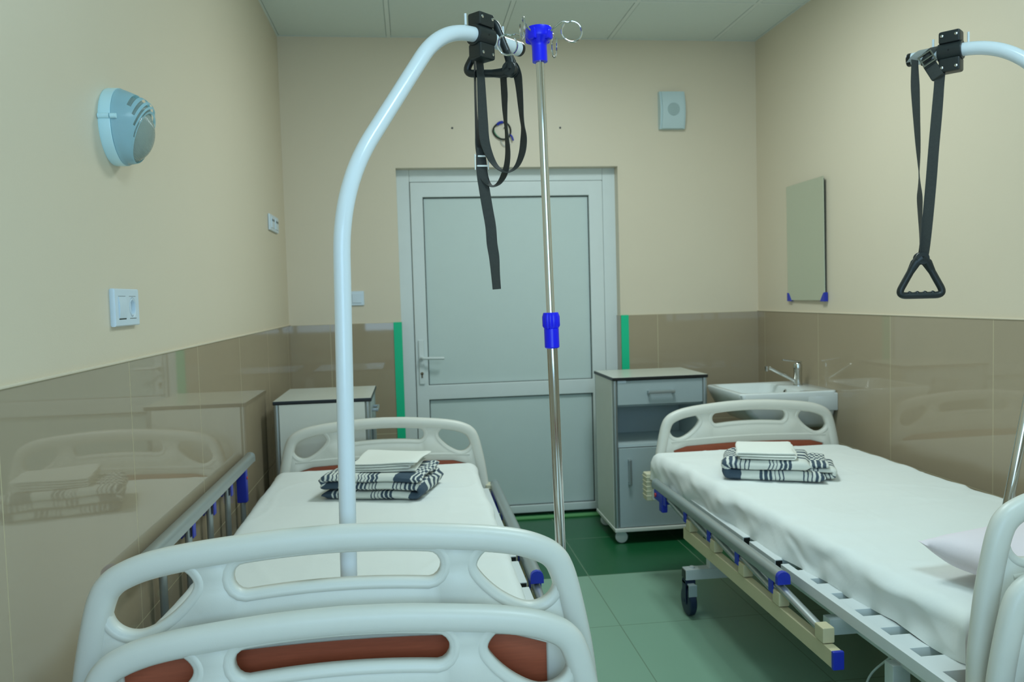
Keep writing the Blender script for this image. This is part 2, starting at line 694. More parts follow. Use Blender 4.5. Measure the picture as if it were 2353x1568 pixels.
def holed_plate(wd, ht, th, holes):
    o = [(-wd / 2, -ht / 2), (wd / 2, -ht / 2), (wd / 2, ht / 2), (-wd / 2, ht / 2)]
    bmq = filled(o, [[(cx + .0226 * math.cos(-a * PI / 16), .0226 * math.sin(-a * PI / 16)) for a in range(32)] for cx in holes], th, .003)
    bmesh.ops.transform(bmq, matrix=Matrix.Rotation(-PI / 2, 4, 'X') @ Matrix.Identity(4), verts=bmq.verts)
    bmesh.ops.translate(bmq, vec=(0, 0, th / 2), verts=bmq.verts)
    return bmq


# near left wall: rocker switch beside a round socket
t = placed('wall_socket', 'white double plate with rocker switch and round socket on the left wall', 'socket',
           frame_M((XL, 2.13, 1.369), (1, 0, 0), (0, 1, 0)))
obj('cover_plate', holed_plate(.172, .092, .0125, [.038]), m_switch, t)
bm = B()
prof = []
for k in range(13):
    yy = -.026 + .052 * k / 12
    prof.append((yy, .0125 + .0035 * math.cos(yy / .026 * 1.2)))
t2 = bmesh.new()
a = [[t2.verts.new((sx, q[0], q[1])) for q in prof] for sx in (-.062, -.012)]
bq = [[t2.verts.new((sx, q[0], .008)) for q in (prof[0], prof[-1])] for sx in (-.062, -.012)]
for i in range(12):
    t2.faces.new((a[0][i], a[1][i], a[1][i + 1], a[0][i + 1]))
for s in (0, 1):
    t2.faces.new(a[s] + [bq[s][1], bq[s][0]])
t2.faces.new((a[0][0], bq[0][0], bq[1][0], a[1][0]))
t2.faces.new((a[0][-1], bq[0][1], bq[1][1], a[1][-1]))
merge(bm, t2)
obj('rocker', bm, m_switch, t)
for q in ((-.062, -.012, -.0295, -.0268), (.014, .062, -.0285, -.0272), (-.062, -.012, .0272, .028), (.014, .062, .0272, .028)):  # dark strips painting the shade below and above rocker and socket
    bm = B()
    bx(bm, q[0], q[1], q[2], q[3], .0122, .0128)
    obj('shade_strip', bm, m_gasket_shade, t)
socket_insert(t, .038)

t = placed('data_socket', 'small white twin outlet plate high on the left wall near the corner', 'socket',
           frame_M((XL, 4.45, 1.787), (1, 0, 0), (0, 1, 0)))
bm = B()
plate(bm, .27, .085, .012)
obj('cover_plate', bm, m_switch, t)
for cx in (-.062, .062):
    bm = B()
    box(bm, (cx, 0, .0125), (.075, .055, .007), .002)
    o = obj('outlet', bm, m_switch, t)
    for d in (-.02, .02):
        bm = B()
        box(bm, (cx + d, .012, .0165), (.02, .012, .0012))
        obj('outlet_hole', bm, m_gasket_shade, o)

t = placed('light_switch', 'white square light switch left of the door, half behind the white pole', 'switch',
           frame_M((-.316, YB, 1.383), (0, -1, 0), (1, 0, 0)))
bm = B()
plate(bm, .086, .086, .011)
obj('cover_plate', bm, m_switch, t)
bm = B()
box(bm, (0, 0, .0115), (.054, .054, .008), .002)
obj('rocker', bm, m_switch, t)

# loudspeaker with bowed front
t = placed('wall_speaker', 'pale loudspeaker with bowed front high on the back wall', 'speaker',
           frame_M((1.618, YB, 2.474), (0, -1, 0), (1, 0, 0)))


def bow(bmq, wd, ht, d0, d1, inset=0, z0=0, n=14):
    t2 = bmesh.new()
    pr = [(-ht / 2 + ht * k / n, d0 + (d1 - d0) * math.cos((k / n - .5) * 2 * 1.15)) for k in range(n + 1)]
    fr = [[t2.verts.new((sx * wd / 2, q[0], q[1])) for q in pr] for sx in (-1, 1)]
    bk = [[t2.verts.new((sx * wd / 2, q, z0)) for q in (-ht / 2, ht / 2)] for sx in (-1, 1)]
    for i in range(n):
        t2.faces.new((fr[0][i], fr[1][i], fr[1][i + 1], fr[0][i + 1]))
    for s in (0, 1):
        t2.faces.new(fr[s] + [bk[s][1], bk[s][0]])
    t2.faces.new((fr[0][0], bk[0][0], bk[1][0], fr[1][0]))
    t2.faces.new((fr[0][-1], bk[0][1], bk[1][1], fr[1][-1]))
    t2.faces.new((bk[0][0], bk[0][1], bk[1][1], bk[1][0]))
    bmesh.ops.bevel(t2, geom=[e for e in t2.edges if abs(e.verts[0].co.x - e.verts[1].co.x) < 1e-6 and len(e.link_faces) == 2 and e.calc_face_angle(0) > .8],
                    offset=.006, segments=2, affect='EDGES')
    return merge(bmq, t2)


bm = B()
bow(bm, .158, .225, .012, .05)
obj('housing', bm, m_spk, t)
bm = B()
bow(bm, .134, .221, .022, .062, z0=.02)
g = obj('front_grille', bm, m_spk, t)
bm = B()
lathe(bm, [(.038, .05), (.038, .0625), (.036, .0632), (.004, .0632), (.0035, .0645), (.0001, .065)], n=32)
obj('driver', bm, m_spkg, g)

# loose coil of wire and two drilled holes
t = placed('wire_coil', 'loose coil of black, green and blue wire sticking out of the back wall', 'wire',
           frame_M((.571, YB, 2.357), (0, -1, 0), (1, 0, 0)))
bm = B()
pts = [(.035 * math.cos(a), .046 * math.sin(a) + .004 * math.sin(2 * a), .012 + .006 * math.sin(a * 1.5)) for a in [2.2 + 2 * PI * k / 40 * 1.15 for k in range(41)]]
pts = [(q[0] * 1.5 + .003, q[1] * 1.1, q[2]) for q in pts]
tube(bm, pts, .0048, 8)
tube(bm, spline([(.03, .012, 0), (.026, .02, .01), (.015, .016, .012)], 5), .003, 8)
obj('black_wire', bm, m_wire, t)
bm = B()
tube(bm, spline([(-.045, .02, .012), (-.043, -.005, .014), (-.03, -.028, .016), (-.012, -.042, .012), (0, -.05, .0)], 6), .0036, 8)
obj('green_wire', bm, m_wireg, t)
bm = B()
tube(bm, spline([(0, -.045, .01), (-.004, -.065, .012), (.008, -.085, .012), (.03, -.092, .01), (.052, -.08, .01)], 6), .0022, 8)
obj('thin_wire', bm, m_grey, t)
bm = B()
tube(bm, spline([(-.025, .035, .014), (-.01, .046, .018), (.01, .049, .02)], 5), .0085, 8)
obj('blue_connector', bm, m_blue, t)
bm = B()
tube(bm, spline([(.048, -.022, .012), (.06, -.035, .02), (.068, -.06, .022)], 5), .0055, 8)
obj('blue_connector', bm, m_blue, t)
for k, xx in enumerate((.279, .929)):
    bm = B()
    lathe(bm, [(.0062, 0), (.0062, .0015), (.0045, .002), (.0001, .002)], frame_M((xx, YB, 2.376), (0, -1, 0), (1, 0, 0)), 16)
    o = obj('wall_plug', bm, m_black, None)
    tag(o, ['black screw plug in the back wall, left of the coiled wire', 'black screw plug in the back wall, right of the IV pole'][k], 'plug', 'wall plugs above the door')

# oval bulkhead lamp with louvred hood
t = placed('wall_lamp', 'pale blue bulkhead lamp with louvred hood and ribbed glass on the left wall', 'lamp',
           frame_M((XL, 2.125, 1.81), (1, 0, 0), (0, 1, 0)))
bm = B()
lathe(bm, [(.0915, 0), (.093, .004), (.093, .025), (.0915, .0275), (.0001, .0275)], n=48)
for a in (PI * .97, 0):
    cyl(bm, (.093 * math.cos(a), .093 * math.sin(a), .001), (.093 * math.cos(a), .093 * math.sin(a), .0265), .0065, 12)
obj('lamp_base', bm, m_lampb, t)
bm = B()
nth, nr = 96, 24
LC = Vector((.0, -.027))


def rimz(th):
    return .074 + .020 * math.sin(th)


def hoodpt(i, k):
    th = 2 * PI * i / nth
    q = k / nr
    inn = LC + Vector((.058 * math.cos(th), .059 * math.sin(th)))
    out = Vector((.0925 * math.cos(th), .0925 * math.sin(th)))
    zr = rimz(th)
    if q < .86:
        s = q / .86
        p = inn.lerp(out * .965, s)
        h = zr - (zr - .036) * s ** 1.9 + .012 * math.sin(PI * s) * max(0, math.sin(th))
    else:
        s = (q - .86) / .14
        p = (out * .965).lerp(out, s)
        h = .036 - .007 * s
    return (p.x, p.y, h)


g = [[bm.verts.new(hoodpt(i, k)) for k in range(nr + 1)] for i in range(nth)]
for i in range(nth):
    th = 2 * PI * (i + .5) / nth
    for k in range(nr):
        deg = math.degrees(th)
        if k in (2, 3, 6, 7, 10, 11, 14, 15):
            row = (2, 6, 10, 14).index(k if k in (2, 6, 10, 14) else k - 1)
            if deg > 270:
                deg -= 360
            lo, hi = ((-12, 192), (12, 172), (26, 156), (38, 146))[row]
            if lo < deg < hi:
                continue
        bm.faces.new((g[i][k], g[(i + 1) % nth][k], g[(i + 1) % nth][k + 1], g[i][k + 1]))
bmesh.ops.solidify(bm, geom=bm.faces[:], thickness=.0025)
for a in (PI * .97, 0):
    cyl(bm, (.093 * math.cos(a), .093 * math.sin(a), .0285), (.093 * math.cos(a), .093 * math.sin(a), .042), .006, 12)
obj('lamp_hood', bm, m_lampb, t, ang=50)
bm = B()
prev = None
for k in range(15):
    rho = 1.12 * (1 - k / 14)
    row = []
    for i in range(48):
        th = 2 * PI * i / 48
        q = LC + Vector((.0565 * math.cos(th), .0575 * math.sin(th))) * max(rho, .001)
        z = .074 + .020 * math.sin(th) * rho - .004 + .022 * (1 - rho ** 2.4) - (.012 if k == 0 else 0)
        row.append(bm.verts.new((q.x, q.y - .012 * max(0, 1 - rho ** 2), z)))
    if prev:
        for i in range(48):
            bm.faces.new((prev[i], prev[(i + 1) % 48], row[(i + 1) % 48], row[i]))
    prev = row
bm.faces.new(prev)
inner = []
for k in range(0, nr + 1, 2):
    row = []
    for i in range(0, nth, 2):
        q = hoodpt(i, k)
        row.append(bm.verts.new((q[0] * .94, q[1] * .94, max(.02, q[2] - .009))))
    inner.append(row)
for a_, c_ in zip(inner, inner[1:]):
    for i in range(nth // 2):
        j = (i + 1) % (nth // 2)
        bm.faces.new((a_[i], a_[j], c_[j], c_[i]))
obj('lamp_glass', bm, m_lens, t, 'ribbed frosted glass', ang=60)

# mirror leaning out at the top on blue corner clips
my, mz, mw, mh = 4.245, 1.303, .43, .645
t = placed('wall_mirror', 'frameless rectangular mirror above the sink on blue corner clips', 'mirror',
           frame_M((XR, my, mz), (-1, 0, 0), (0, -1, 0)))
til = Matrix.Translation((0, 0, .014)) @ Matrix.Rotation(.008, 4, 'X') @ Matrix.Rotation(-.016, 4, 'Y')
bm = B()
box(bm, (0, mh / 2, 0), (mw, mh, .005), 0, til)
obj('mirror_glass', bm, m_mirror, t)
bm = B()
box(bm, (0, mh / 2 + .02, -.0075), (mw - .02, mh - .06, .008), 0, til)
obj('mirror_back', bm, m_gasket_shade, t)
for s in (-1, 1):
    bm = B()
    t2 = bmesh.new()
    tri = [(s * (mw / 2 + .004), -.006), (s * (mw / 2 - .042), -.006), (s * (mw / 2 - .03), .012), (s * (mw / 2 - .006), .04), (s * (mw / 2 + .004), .042)]
    lo = [t2.verts.new((q[0], q[1], -.014)) for q in tri]
    hi = [t2.verts.new((q[0], q[1], .006)) for q in tri]
    t2.faces.new(lo)
    t2.faces.new(hi[::-1])
    for i in range(5):
        t2.faces.new((lo[i], lo[(i + 1) % 5], hi[(i + 1) % 5], hi[i]))
    merge(bm, t2, til)
    obj('corner_clip', bm, m_blue, t, 'blue plastic corner clip')


# ------------------------------------------------------------------ sink
def sink():
    zt = .841
    x0, x1, y0, y1 = 1.64, XR - .006, 3.925, 4.42
    t = thing('wash_basin', 'white ceramic wash basin on the right wall in the corner', 'sink', (0, 0, 0))
    bm = B()
    n = 64

    def rrect(ax, bx_, ay, by, rad, m=n):
        out = []
        per = m // 4
        for cx, cy, a0 in ((bx_ - rad, by - rad, 0), (ax + rad, by - rad, PI / 2), (ax + rad, ay + rad, PI), (bx_ - rad, ay + rad, 1.5 * PI)):
            for k in range(per):
                a = a0 + PI / 2 * k / (per - 1)
                out.append((cx + rad * math.cos(a), cy + rad * math.sin(a)))
        return out
    rings = []

    def ring(ax, b2, ay, by, rad, z):
        rings.append([bm.verts.new((q[0], q[1], z)) for q in rrect(ax, b2, ay, by, rad)])
    ring(x0 + .30, x1, y0 + .13, y1 - .13, .03, zt - .205)
    ring(x0 + .18, x1, y0 + .08, y1 - .08, .05, zt - .20)
    ring(x0 + .11, x1, y0 + .03, y1 - .03, .05, zt - .17)
    ring(x0 + .04, x1, y0 + .008, y1 - .008, .035, zt - .10)
    ring(x0 + .012, x1, y0 + .001, y1 - .001, .03, zt - .045)
    ring(x0, x1, y0, y1, .028, zt - .008)
    ring(x0 + .003, x1, y0 + .003, y1 - .003, .028, zt - .002)
    ring(x0 + .01, x1 - .004, y0 + .01, y1 - .01, .026, zt)
    ring(x0 + .028, x1 - .165, y0 + .03, y1 - .03, .05, zt - .001)
    ring(x0 + .036, x1 - .172, y0 + .038, y1 - .038, .05, zt - .008)
    ring(x0 + .06, x1 - .182, y0 + .06, y1 - .06, .06, zt - .06)
    ring(x0 + .11, x1 - .20, y0 + .10, y1 - .10, .06, zt - .11)
    ring(x0 + .16, x1 - .235, y0 + .16, y1 - .16, .04, zt - .12)
    for a, c in zip(rings, rings[1:]):
        for j in range(n):
            bm.faces.new((a[j], a[(j + 1) % n], c[(j + 1) % n], c[j]))
    bm.faces.new(rings[0][::-1])
    bm.faces.new(rings[-1])
    # deep apron against the wall
    bx(bm, XR - .17, XR - .004, y0 + .0005, y1 - .0005, zt - .105, zt - .012, .006)
    obj('basin', bm, m_ceramic, t, ang=50)
    bm = B()
    M = axisM((x1 - .178, 4.15, zt - .026), (-1, 0, .3))
    lathe(bm, [(.014, -.004), (.014, .004), (.011, .006), (.009, .004), (.0001, .003)], M, 24)
    ov = obj('overflow_ring', bm, m_chrome, t, 'chrome overflow ring')
    bm = B()
    lathe(bm, [(.0085, .004), (.0085, .0046), (.0001, .0046)], M, 20)
    obj('overflow_hole', bm, m_dark, ov)
    bm = B()
    tube(bm, fillet([(1.95, 4.17, zt - .2), (1.95, 4.17, .5), (XR, 4.17, .5)], .05), .018, 14)
    obj('drain_pipe', bm, m_grey, t)
    # mixer tap
    fx, fy = 2.085, 4.21
    q = thing('mixer_tap', 'chrome single-lever mixer tap on the wash basin', 'tap', (fx, fy, zt))
    bm = B()
    lathe(bm, [(.026, 0), (.026, .005), (.0225, .008), (.0225, .08), (.0235, .082), (.0235, .112), (.018, .121), (.0001, .124)], None, 28)
    obj('tap_body', bm, m_chrome, q)
    bm = B()
    tube(bm, fillet([(-.012, 0, .022), (-.155, .012, .1), (-.172, .014, .1)], .02), .0095, 14)
    cyl(bm, (-.170, .014, .109), (-.170, .014, .082), .0125, 18)
    obj('spout', bm, m_chrome, q)
    bm = B()
    box(bm, (-.052, 0, .128), (.11, .018, .009), .003, Matrix.Rotation(.14, 4, 'Y'))
    obj('lever', bm, m_chrome, q)


sink()


# ------------------------------------------------------------------ bedside cabinets (front faces local -y, right-hand width along x)
def cabinet(label, loc, rotz):
    W, D, H, z0 = .515, .43, .915, .09
    t = thing('bedside_cabinet', label, 'cabinet', loc, rotz, 'bedside cabinets')
    bm = B()
    bx(bm, -W / 2 - .01, W / 2 + .01, -D / 2 - .012, D / 2 + .008, H - .017, H, .003)
    tp = obj('cabinet_top', bm, m_edge, t, 'pale laminate top with black edge')
    bm = B()
    bx(bm, -W / 2 - .007, W / 2 + .007, -D / 2 - .009, D / 2 + .005, H - .002, H + .0012, .0005)
    obj('top_surface', bm, m_top, tp)
    bm = B()
    for s in (-1, 1):
        bx(bm, s * W / 2 - .008, s * W / 2 + .008, -D / 2 + .02, D / 2 - .02, z0, H - .017)
    bx(bm, -W / 2, W / 2, D / 2 - .016, D / 2, z0, H - .017)
    obj('carcass', bm, m_side, t)
    for sx in (-1, 1):
        for sy in (-1, 1):
            bm = B()
            lathe(bm, [(.0135, z0), (.0135, H - .017)], Matrix.Translation((sx * (W / 2 - .006), sy * (D / 2 - .008), 0)), 20)
            obj('corner_profile', bm, m_alu, t, 'rounded aluminium corner profile')
    bm = B()
    fw = W / 2 - .02
    bx(bm, -fw, fw, -D / 2 + .02, D / 2 - .01, .53, .545)
    bx(bm, -fw, fw, -D / 2 + .03, D / 2 - .01, .752, .765)
    bx(bm, -fw, fw, D / 2 - .03, D / 2 - .016, .53, .76)
    for s in (-1, 1):
        bx(bm, s * (fw + .006) - .004, s * (fw + .006) + .004, -D / 2 + .02, D / 2 - .02, .53, .76)
    obj('open_shelf', bm, m_inside, t)

    def pull(par, vertical, c):
        bmq = B()
        L = .062 if vertical else .068
        for s in (-1, 1):
            o = Vector((0, 0, s * L)) if vertical else Vector((s * L, 0, 0))
            a = Vector(c) + o
            box(bmq, a + Vector((0, -.011, 0)), (.014, .026, .016), .003)
        box(bmq, Vector(c) + Vector((0, -.026, 0)), (.016, .010, L * 2 + .014) if vertical else (L * 2 + .014, .010, .017), .003)
        obj('pull_handle', bmq, m_alu, par)
    bm = B()
    bx(bm, -fw, fw, -D / 2 - .002, -D / 2 + .016, .765, H - .019, .0015)
    d = obj('drawer', bm, m_front, t)
    pull(d, False, (0, -D / 2 - .002, .832))
    bm = B()
    bx(bm, -fw, fw, -D / 2 - .002, -D / 2 + .016, z0 + .004, .527, .0015)
    d = obj('cabinet_door', bm, m_front, t)
    pull(d, True, (-fw + .055, -D / 2 - .002, .40))
    bm = B()
    bx(bm, -W / 2 - .012, W / 2 + .012, -D / 2 - .014, D / 2 + .012, z0 - .02, z0, .004)
    obj('base_plate', bm, m_side, t)
    for sx in (-1, 1):
        for sy in (-1, 1):
            bm = B()
            cx, cy = sx * (W / 2 - .034), sy * (D / 2 - .04)
            M = axisM((cx, cy - .006, .0365), (-.25, -1, 0))
            lathe(bm, [(.024, -.011), (.036, -.010), (.0365, -.006), (.0365, .006), (.036, .010), (.029, .011)], M, 28)
            bx(bm, cx - .014, cx + .014, cy - .014, cy + .014, .055, .072, .003)
            k = obj('castor', bm, m_brack, t)
            bm = B()
            lathe(bm, [(.0335, .0105), (.0335, .0125), (.029, .0145), (.0001, .015)], M, 28)
            obj('wheel_cover', bm, m_side, k, 'round cream wheel cover')
    return t


cab = cabinet('bedside cabinet with grey drawer and door fronts between the door and the sink', (1.3275, 4.27 + .217, 0), 0)
cab2 = cabinet('bedside cabinet in the left back corner, its plain white side turned to the room', (-.425, 4.10, 0), PI / 2)
bm = B()
bx(bm, -.237, -.19, -.2185, -.217, .885, .899)
st = obj('sticker', bm, m_switch, cab, 'small white sticker')


# ------------------------------------------------------------------ beds: local x across, y from head (0) to foot (BL)
BL = 2.2
HALF = [(0, 0), (.1, -.003), (.2, -.011), (.28, -.02), (.34, -.032), (.385, -.05), (.41, -.07), (.425, -.095), (.4385, -.14), (.4575, -.235), (.468, -.32), (.474, -.39)]
EAR = [(.248, -.086), (.267, -.062), (.302, -.058), (.350, -.067), (.380, -.092), (.390, -.122), (.383, -.149), (.360, -.165), (.331, -.164), (.292, -.142), (.260, -.111)]


def end_panel(parent, y, za, zb, side):
    """moulded panel with arched rim tube, slot and two ear holes"""
    hl = [Vector((a, 0, za + c)) for a, c in HALF] + [Vector((.476, 0, zb))]
    right = spline(hl, 5)
    left = [Vector((-q.x, 0, q.z)) for q in right][::-1]
    outl = left[:-1] + right
    # centre line of the rim, inset from the outline
    ins = .024
    rim = []
    for i, q in enumerate(outl):
        a, c = outl[max(0, i - 1)], outl[min(len(outl) - 1, i + 1)]
        tg = (c - a).normalized()
        nrm = Vector((tg.z, 0, -tg.x))
        rim.append(q + nrm * ins)
    ears = []
    for s in (-1, 1):
        pts = spline([(s * a, 0, za + c) for a, c in EAR], 5, True)
        ears.append(pts)
    sl = []
    n = 16
    arch = lambda x: -.013 * (x / .2) ** 2
    for k in range(n + 1):
        x = -.16 + .32 * k / n
        sl.append((x, 0, za - .0485 + arch(x)))
    for k in range(1, 8):
        a = PI / 2 - PI * k / 8
        sl.append((.16 + .022 * math.cos(a), 0, za - .0735 + arch(.16) + .025 * math.sin(a)))
    for k in range(n + 1):
        x = .16 - .32 * k / n
        sl.append((x, 0, za - .0985 + arch(x)))
    for k in range(1, 8):
        a = -PI / 2 - PI * k / 8
        sl.append((-.16 + .022 * math.cos(a), 0, za - .0735 + arch(.16) + .025 * math.sin(a)))
    sl = [Vector(q) for q in sl]
    wt, wbz = za - (.228 if za > .9 else .212), zb + .05
    arc_ = .02 if za > .9 else .012
    wood = [(-.372, wbz), (.372, wbz)]
    for k in range(13):
        x = .372 - .744 * k / 12
        e = min(1, (1 - abs(x) / .372) / .08)
        wood.append((x, wt + arc_ * (1 - (x / .372) ** 2) - .014 * (1 - e) ** 2))
    t2 = [(q.x, q.z) for q in rim] + [(.372, zb)] + wood[2:] + [(-.372, zb)]
    holes = [[(q.x, q.z) for q in h][::-1] for h in ears + [sl]]
    bm = filled(t2, holes, .027, .004)
    bx(bm, -.44, .44, -.0125, .0125, zb - .002, wbz + .004, .006)
    sweep(bm, rim, circ(.024, 20, .021, .85))
    lipr = .0125
    for h in ears + [sl]:
        cen = sum(h, Vector()) / len(h)
        ofs = []
        for i, q in enumerate(h):
            a, c = h[i - 1], h[(i + 1) % len(h)]
            tg = (c - a).normalized()
            nrm = Vector((-tg.z, 0, tg.x))
            if nrm.dot(q - cen) < 0:
                nrm = -nrm
            ofs.append(q + nrm * lipr)
        sweep(bm, ofs, circ(lipr, 14, .0150), closed=True)
    ridge = [(x, 0, wt + .029 + arc_ * (1 - (x / .372) ** 2)) for x in [-.385 + .77 * k / 16 for k in range(17)]]
    sweep(bm, ridge, circ(.012, 12, .0155))
    bmesh.ops.translate(bm, vec=(0, y, 0), verts=bm.verts)
    p = obj('end_panel', bm, m_plast, parent, ang=50)
    bm = B()
    bx(bm, -.378, .378, y - .006, y + .006, wbz - .006, wt + .024)
    obj('wood_insert', bm, m_wood, p, 'red-brown wood-grain insert')
    for s in (-1, 1):
        bm = B()
        box(bm, (s * .484, y, zb + .055), (.062, .062, .13), .006)
        for k in range(5):
            box(bm, (s * .484, y, zb + .014 + k * .022), (.066, .066, .006), .002)
        obj('corner_bumper', bm, m_bump, p, 'cream ribbed corner bumper')
    return p


def side_rail(parent, sx, a, raised, xo=.508):
    """bar rail on five pivoting posts; folded it lies along the frame"""
    x = sx * xo
    zlo = .41
    bm = B()
    halfc = [(-.019, -.017), (-.019, .002), (-.0165, .011), (-.010, .017), (0, .0195), (.010, .017), (.0165, .011), (.019, .002), (.019, -.017)]
    halfc = [(q[1], q[0]) for q in halfc]
    piv = [a + .07 + .258 * k for k in range(5)]
    if raised:
        sh, zt = 0, .737
    else:
        sh, zt = .285, .518
    y0, y1 = piv[0] + sh - (.22 if raised else .045), piv[-1] + sh + .17
    sweep(bm, [(x, y0, zt), (x, y1, zt)], halfc, up=(0, 0, 1))
    p = obj('side_rail', bm, m_alu, parent, 'aluminium top bar of the side rail')
    for yy in (y0, y1):
        bm = B()
        sweep(bm, [(x, yy - .008, zt), (x, yy + .008, zt)], [(q[0] * 1.05, q[1] * 1.05) for q in halfc], up=(0, 0, 1))
        obj('rail_end_cap', bm, m_blue if yy == y0 else m_alu, p, 'blue end cap' if yy == y0 else None)
    bm = B()
    bx(bm, x - .014, x + .014, a, a + 1.16, zlo - .024, zlo + .022, .002)
    lb = obj('lower_bar', bm, m_cream, p, 'cream lower bar')
    bm = B()
    bx(bm, x - .0155, x + .0155, a - .006, a + .006, zlo - .0255, zlo + .0235, .003)
    obj('lower_bar_cap', bm, m_blue, p, 'blue end cap')
    for k, yy in enumerate(piv):
        top = (x, yy + sh, zt - .028)
        bot = (x, yy, zlo + .045)
        bm = B()
        sweep(bm, [bot, top], circ(.0105, 12, .0135))
        obj('post', bm, m_alu, p)
        bm = B()
        bx(bm, x - .017, x + .017, yy - .026, yy + .02, zlo + .024, zlo + .066, .004)
        obj('pivot_block', bm, m_cream, p, 'cream pivot block')
        bm = B()
        for d in (-1, 1):
            bx(bm, x + d * .0165 - .002, x + d * .0165 + .002, top[1] - .014, top[1] + .016, zt - .058, zt - .012, .0015)
        bx(bm, x - .0165, x + .0165, top[1] - .016, top[1] + .018, zt - .022, zt - .013, .001)
        obj('post_bracket', bm, m_blue, p, 'blue post bracket')
    # latch on the foot-end post
    bm = B()
    ly = piv[-1] + sh
    if raised:
        bx(bm, x - .019, x + .019, ly - .016, ly + .018, zt - .145, zt - .02, .004)
    else:
        bx(bm, x - .02, x + .02, ly + .02, ly + .15, zt - .062, zt - .018, .006)
        bx(bm, x - .02, x + .006, ly + .03, ly + .075, zt - .098, zt - .05, .005)
    lt = obj('latch', bm, m_blue, p, 'blue latch')
    bm = B()
    if raised:
        cyl(bm, (x - sx * .019, ly, zt - .05), (x - sx * .022, ly, zt - .05), .006)
    else:
        cyl(bm, (x + sx * .018, ly + .12, zt - .04), (x + sx * .0245, ly + .12, zt - .04), .009)
    obj('release_button', bm, m_red, p, 'red release button')
    return p


def make_bed(label, loc, left, right):
    t = thing('hospital_bed', label, 'bed', loc, 0, 'hospital beds')
    end_panel(t, 0, .971, .40, -1)
    end_panel(t, BL, .845, .40, 1)
    bm = B()
    for s in (-1, 1):
        bx(bm, s * .33 - .015, s * .33 + .015, .03, BL - .03, .375, .425, .002)
    for yy in (.1, .66, 1.25, BL - .1):
        bx(bm, -.43, .43, yy - .02, yy + .02, .378, .4245, .002)
    for s in (-1, 1):
        for yy in (.045, BL - .045):
            bx(bm, s * .455 - .035, s * .455 + .03, yy - .012, yy + .012, .40, .45, .002)
    obj('bed_frame', bm, m_frame, t)
    for xx, rr_ in ((-.405, .014), (.432, .014), (0, .023)):
        bm = B()
        lathe(bm, [(rr_ - .003, .4246), (rr_, .4246), (rr_, .47), (rr_ - .003, .47)], Matrix.Translation((xx, .1, 0)), 20)
        obj('pole_socket', bm, m_frame, t)
    for yy in (.45, BL - .43):
        bm = B()
        bx(bm, -.475, .475, yy - .025, yy + .025, .155, .2, .003)
        for s in (-1, 1):
            bx(bm, s * .345 - .025, s * .345 + .025, yy - .02, yy + .02, .198, .38, .003)
            cyl(bm, (s * .44, yy, .2), (s * .44, yy, .207), .01)
        lg = obj('leg_frame', bm, m_frame, t)
        for s in (-1, 1):
            bm = B()
            bx(bm, s * .476 - .002, s * .476 + .002, yy - .02, yy + .02, .16, .195)
            obj('tube_plug', bm, m_black, lg, 'black tube plug')
        for s in (-1, 1):
            cx = s * .455
            bm = B()
            lathe(bm, [(.02, -.016), (.055, -.0165), (.0625, -.011), (.0625, .011), (.055, .0165), (.02, .016)], axisM((cx, yy, .0625), (1, 0, 0)), 32)
            ca = obj('castor', bm, m_tyre, t, 'dark blue castor wheel')
            bm = B()
            for d in (-1, 1):
                bx(bm, cx + d * .02 - .002, cx + d * .02 + .002, yy - .022, yy + .022, .05, .15, .002)
            bx(bm, cx - .022, cx + .022, yy - .024, yy + .024, .135, .154, .003)
            cyl(bm, (cx - .024, yy, .0625), (cx + .024, yy, .0625), .008)
            obj('fork', bm, m_tyre, ca)
            bm = B()
            box(bm, (cx, yy - .05, .118), (.036, .008, .05), .002)
            box(bm, (cx, yy - .035, .139), (.03, .03, .006), .002)
            obj('brake_pedal', bm, m_grey, ca, 'grey brake pedal')
    for y0, y1, ns in ((.07, .88, 6), (.92, 1.12, 1), (1.17, BL - .05, 7)):
        for s in (-1, 1):
            bm = B()
            bx(bm, s * .45 - .013, s * .45 + .013, y0, y1, .478, .51, .0015)
            p = obj('deck_rail', bm, m_frame, t)
            bm = B()
            bx(bm, s * .45 - .011, s * .45 + .011, y0 - .002, y0 + .001, .481, .507)
            obj('tube_plug', bm, m_black, p, 'black tube plug')
        st_ = y0 + .07 if y0 < .1 else y0 + .02
        step = (y1 - .01 - st_) / ns
        for k in range(ns):
            bm = B()
            bx(bm, -.437, .437, st_ + step * k, st_ + step * k + step * .64, .472, .507, .002)
            obj('slat', bm, m_frame, t)
    if left:
        side_rail(t, -1, *left)
    if right:
        side_rail(t, 1, *right)
    return t


LB = (-.145, 1.465, 0)
RB = (1.582, 1.505, -.0)
bedL = make_bed('hospital bed under the wall lamp, aluminium side rail raised against the tiles', LB, (.70, True, .536), (.625, False, .495))
bedR = make_bed('hospital bed below the mirror, blue-tipped side rail folded down over its slats', RB, (.43, False, .522), None)


def dup(root, loc, label):
    rr = root.copy()
    C.objects.link(rr)
    rr.location = loc
    rr['label'] = label
    for ch in list(root.children):
        c = ch.copy()
        C.objects.link(c)
        c.parent = rr
        for g in ch.children:
            d = g.copy()
            C.objects.link(d)
            d.parent = c
    return rr


dup(bedR, (-.135, 1.40 - BL, 0), 'nearest hospital bed, only its slotted arched foot panel showing before the wood insert')
dup(bedR, (1.556, 1.43 - BL, 0), 'hospital bed of which only a rounded panel edge shows before the pillow bed')

# hanging white cable below the right bed
bm = B()
tube(bm, spline([(-.28, .51, .40), (-.285, .53, .372), (-.30, .58, .32), (-.312, .63, .26), (-.31, .66, .2), (-.27, .7, .12), (-.2, .74, .05), (-.1, .7, .012), (.05, .6, .01)], 6), .0032, 8)
obj('control_cable', bm, m_frame, bedR, 'thin white cable hanging below the frame')


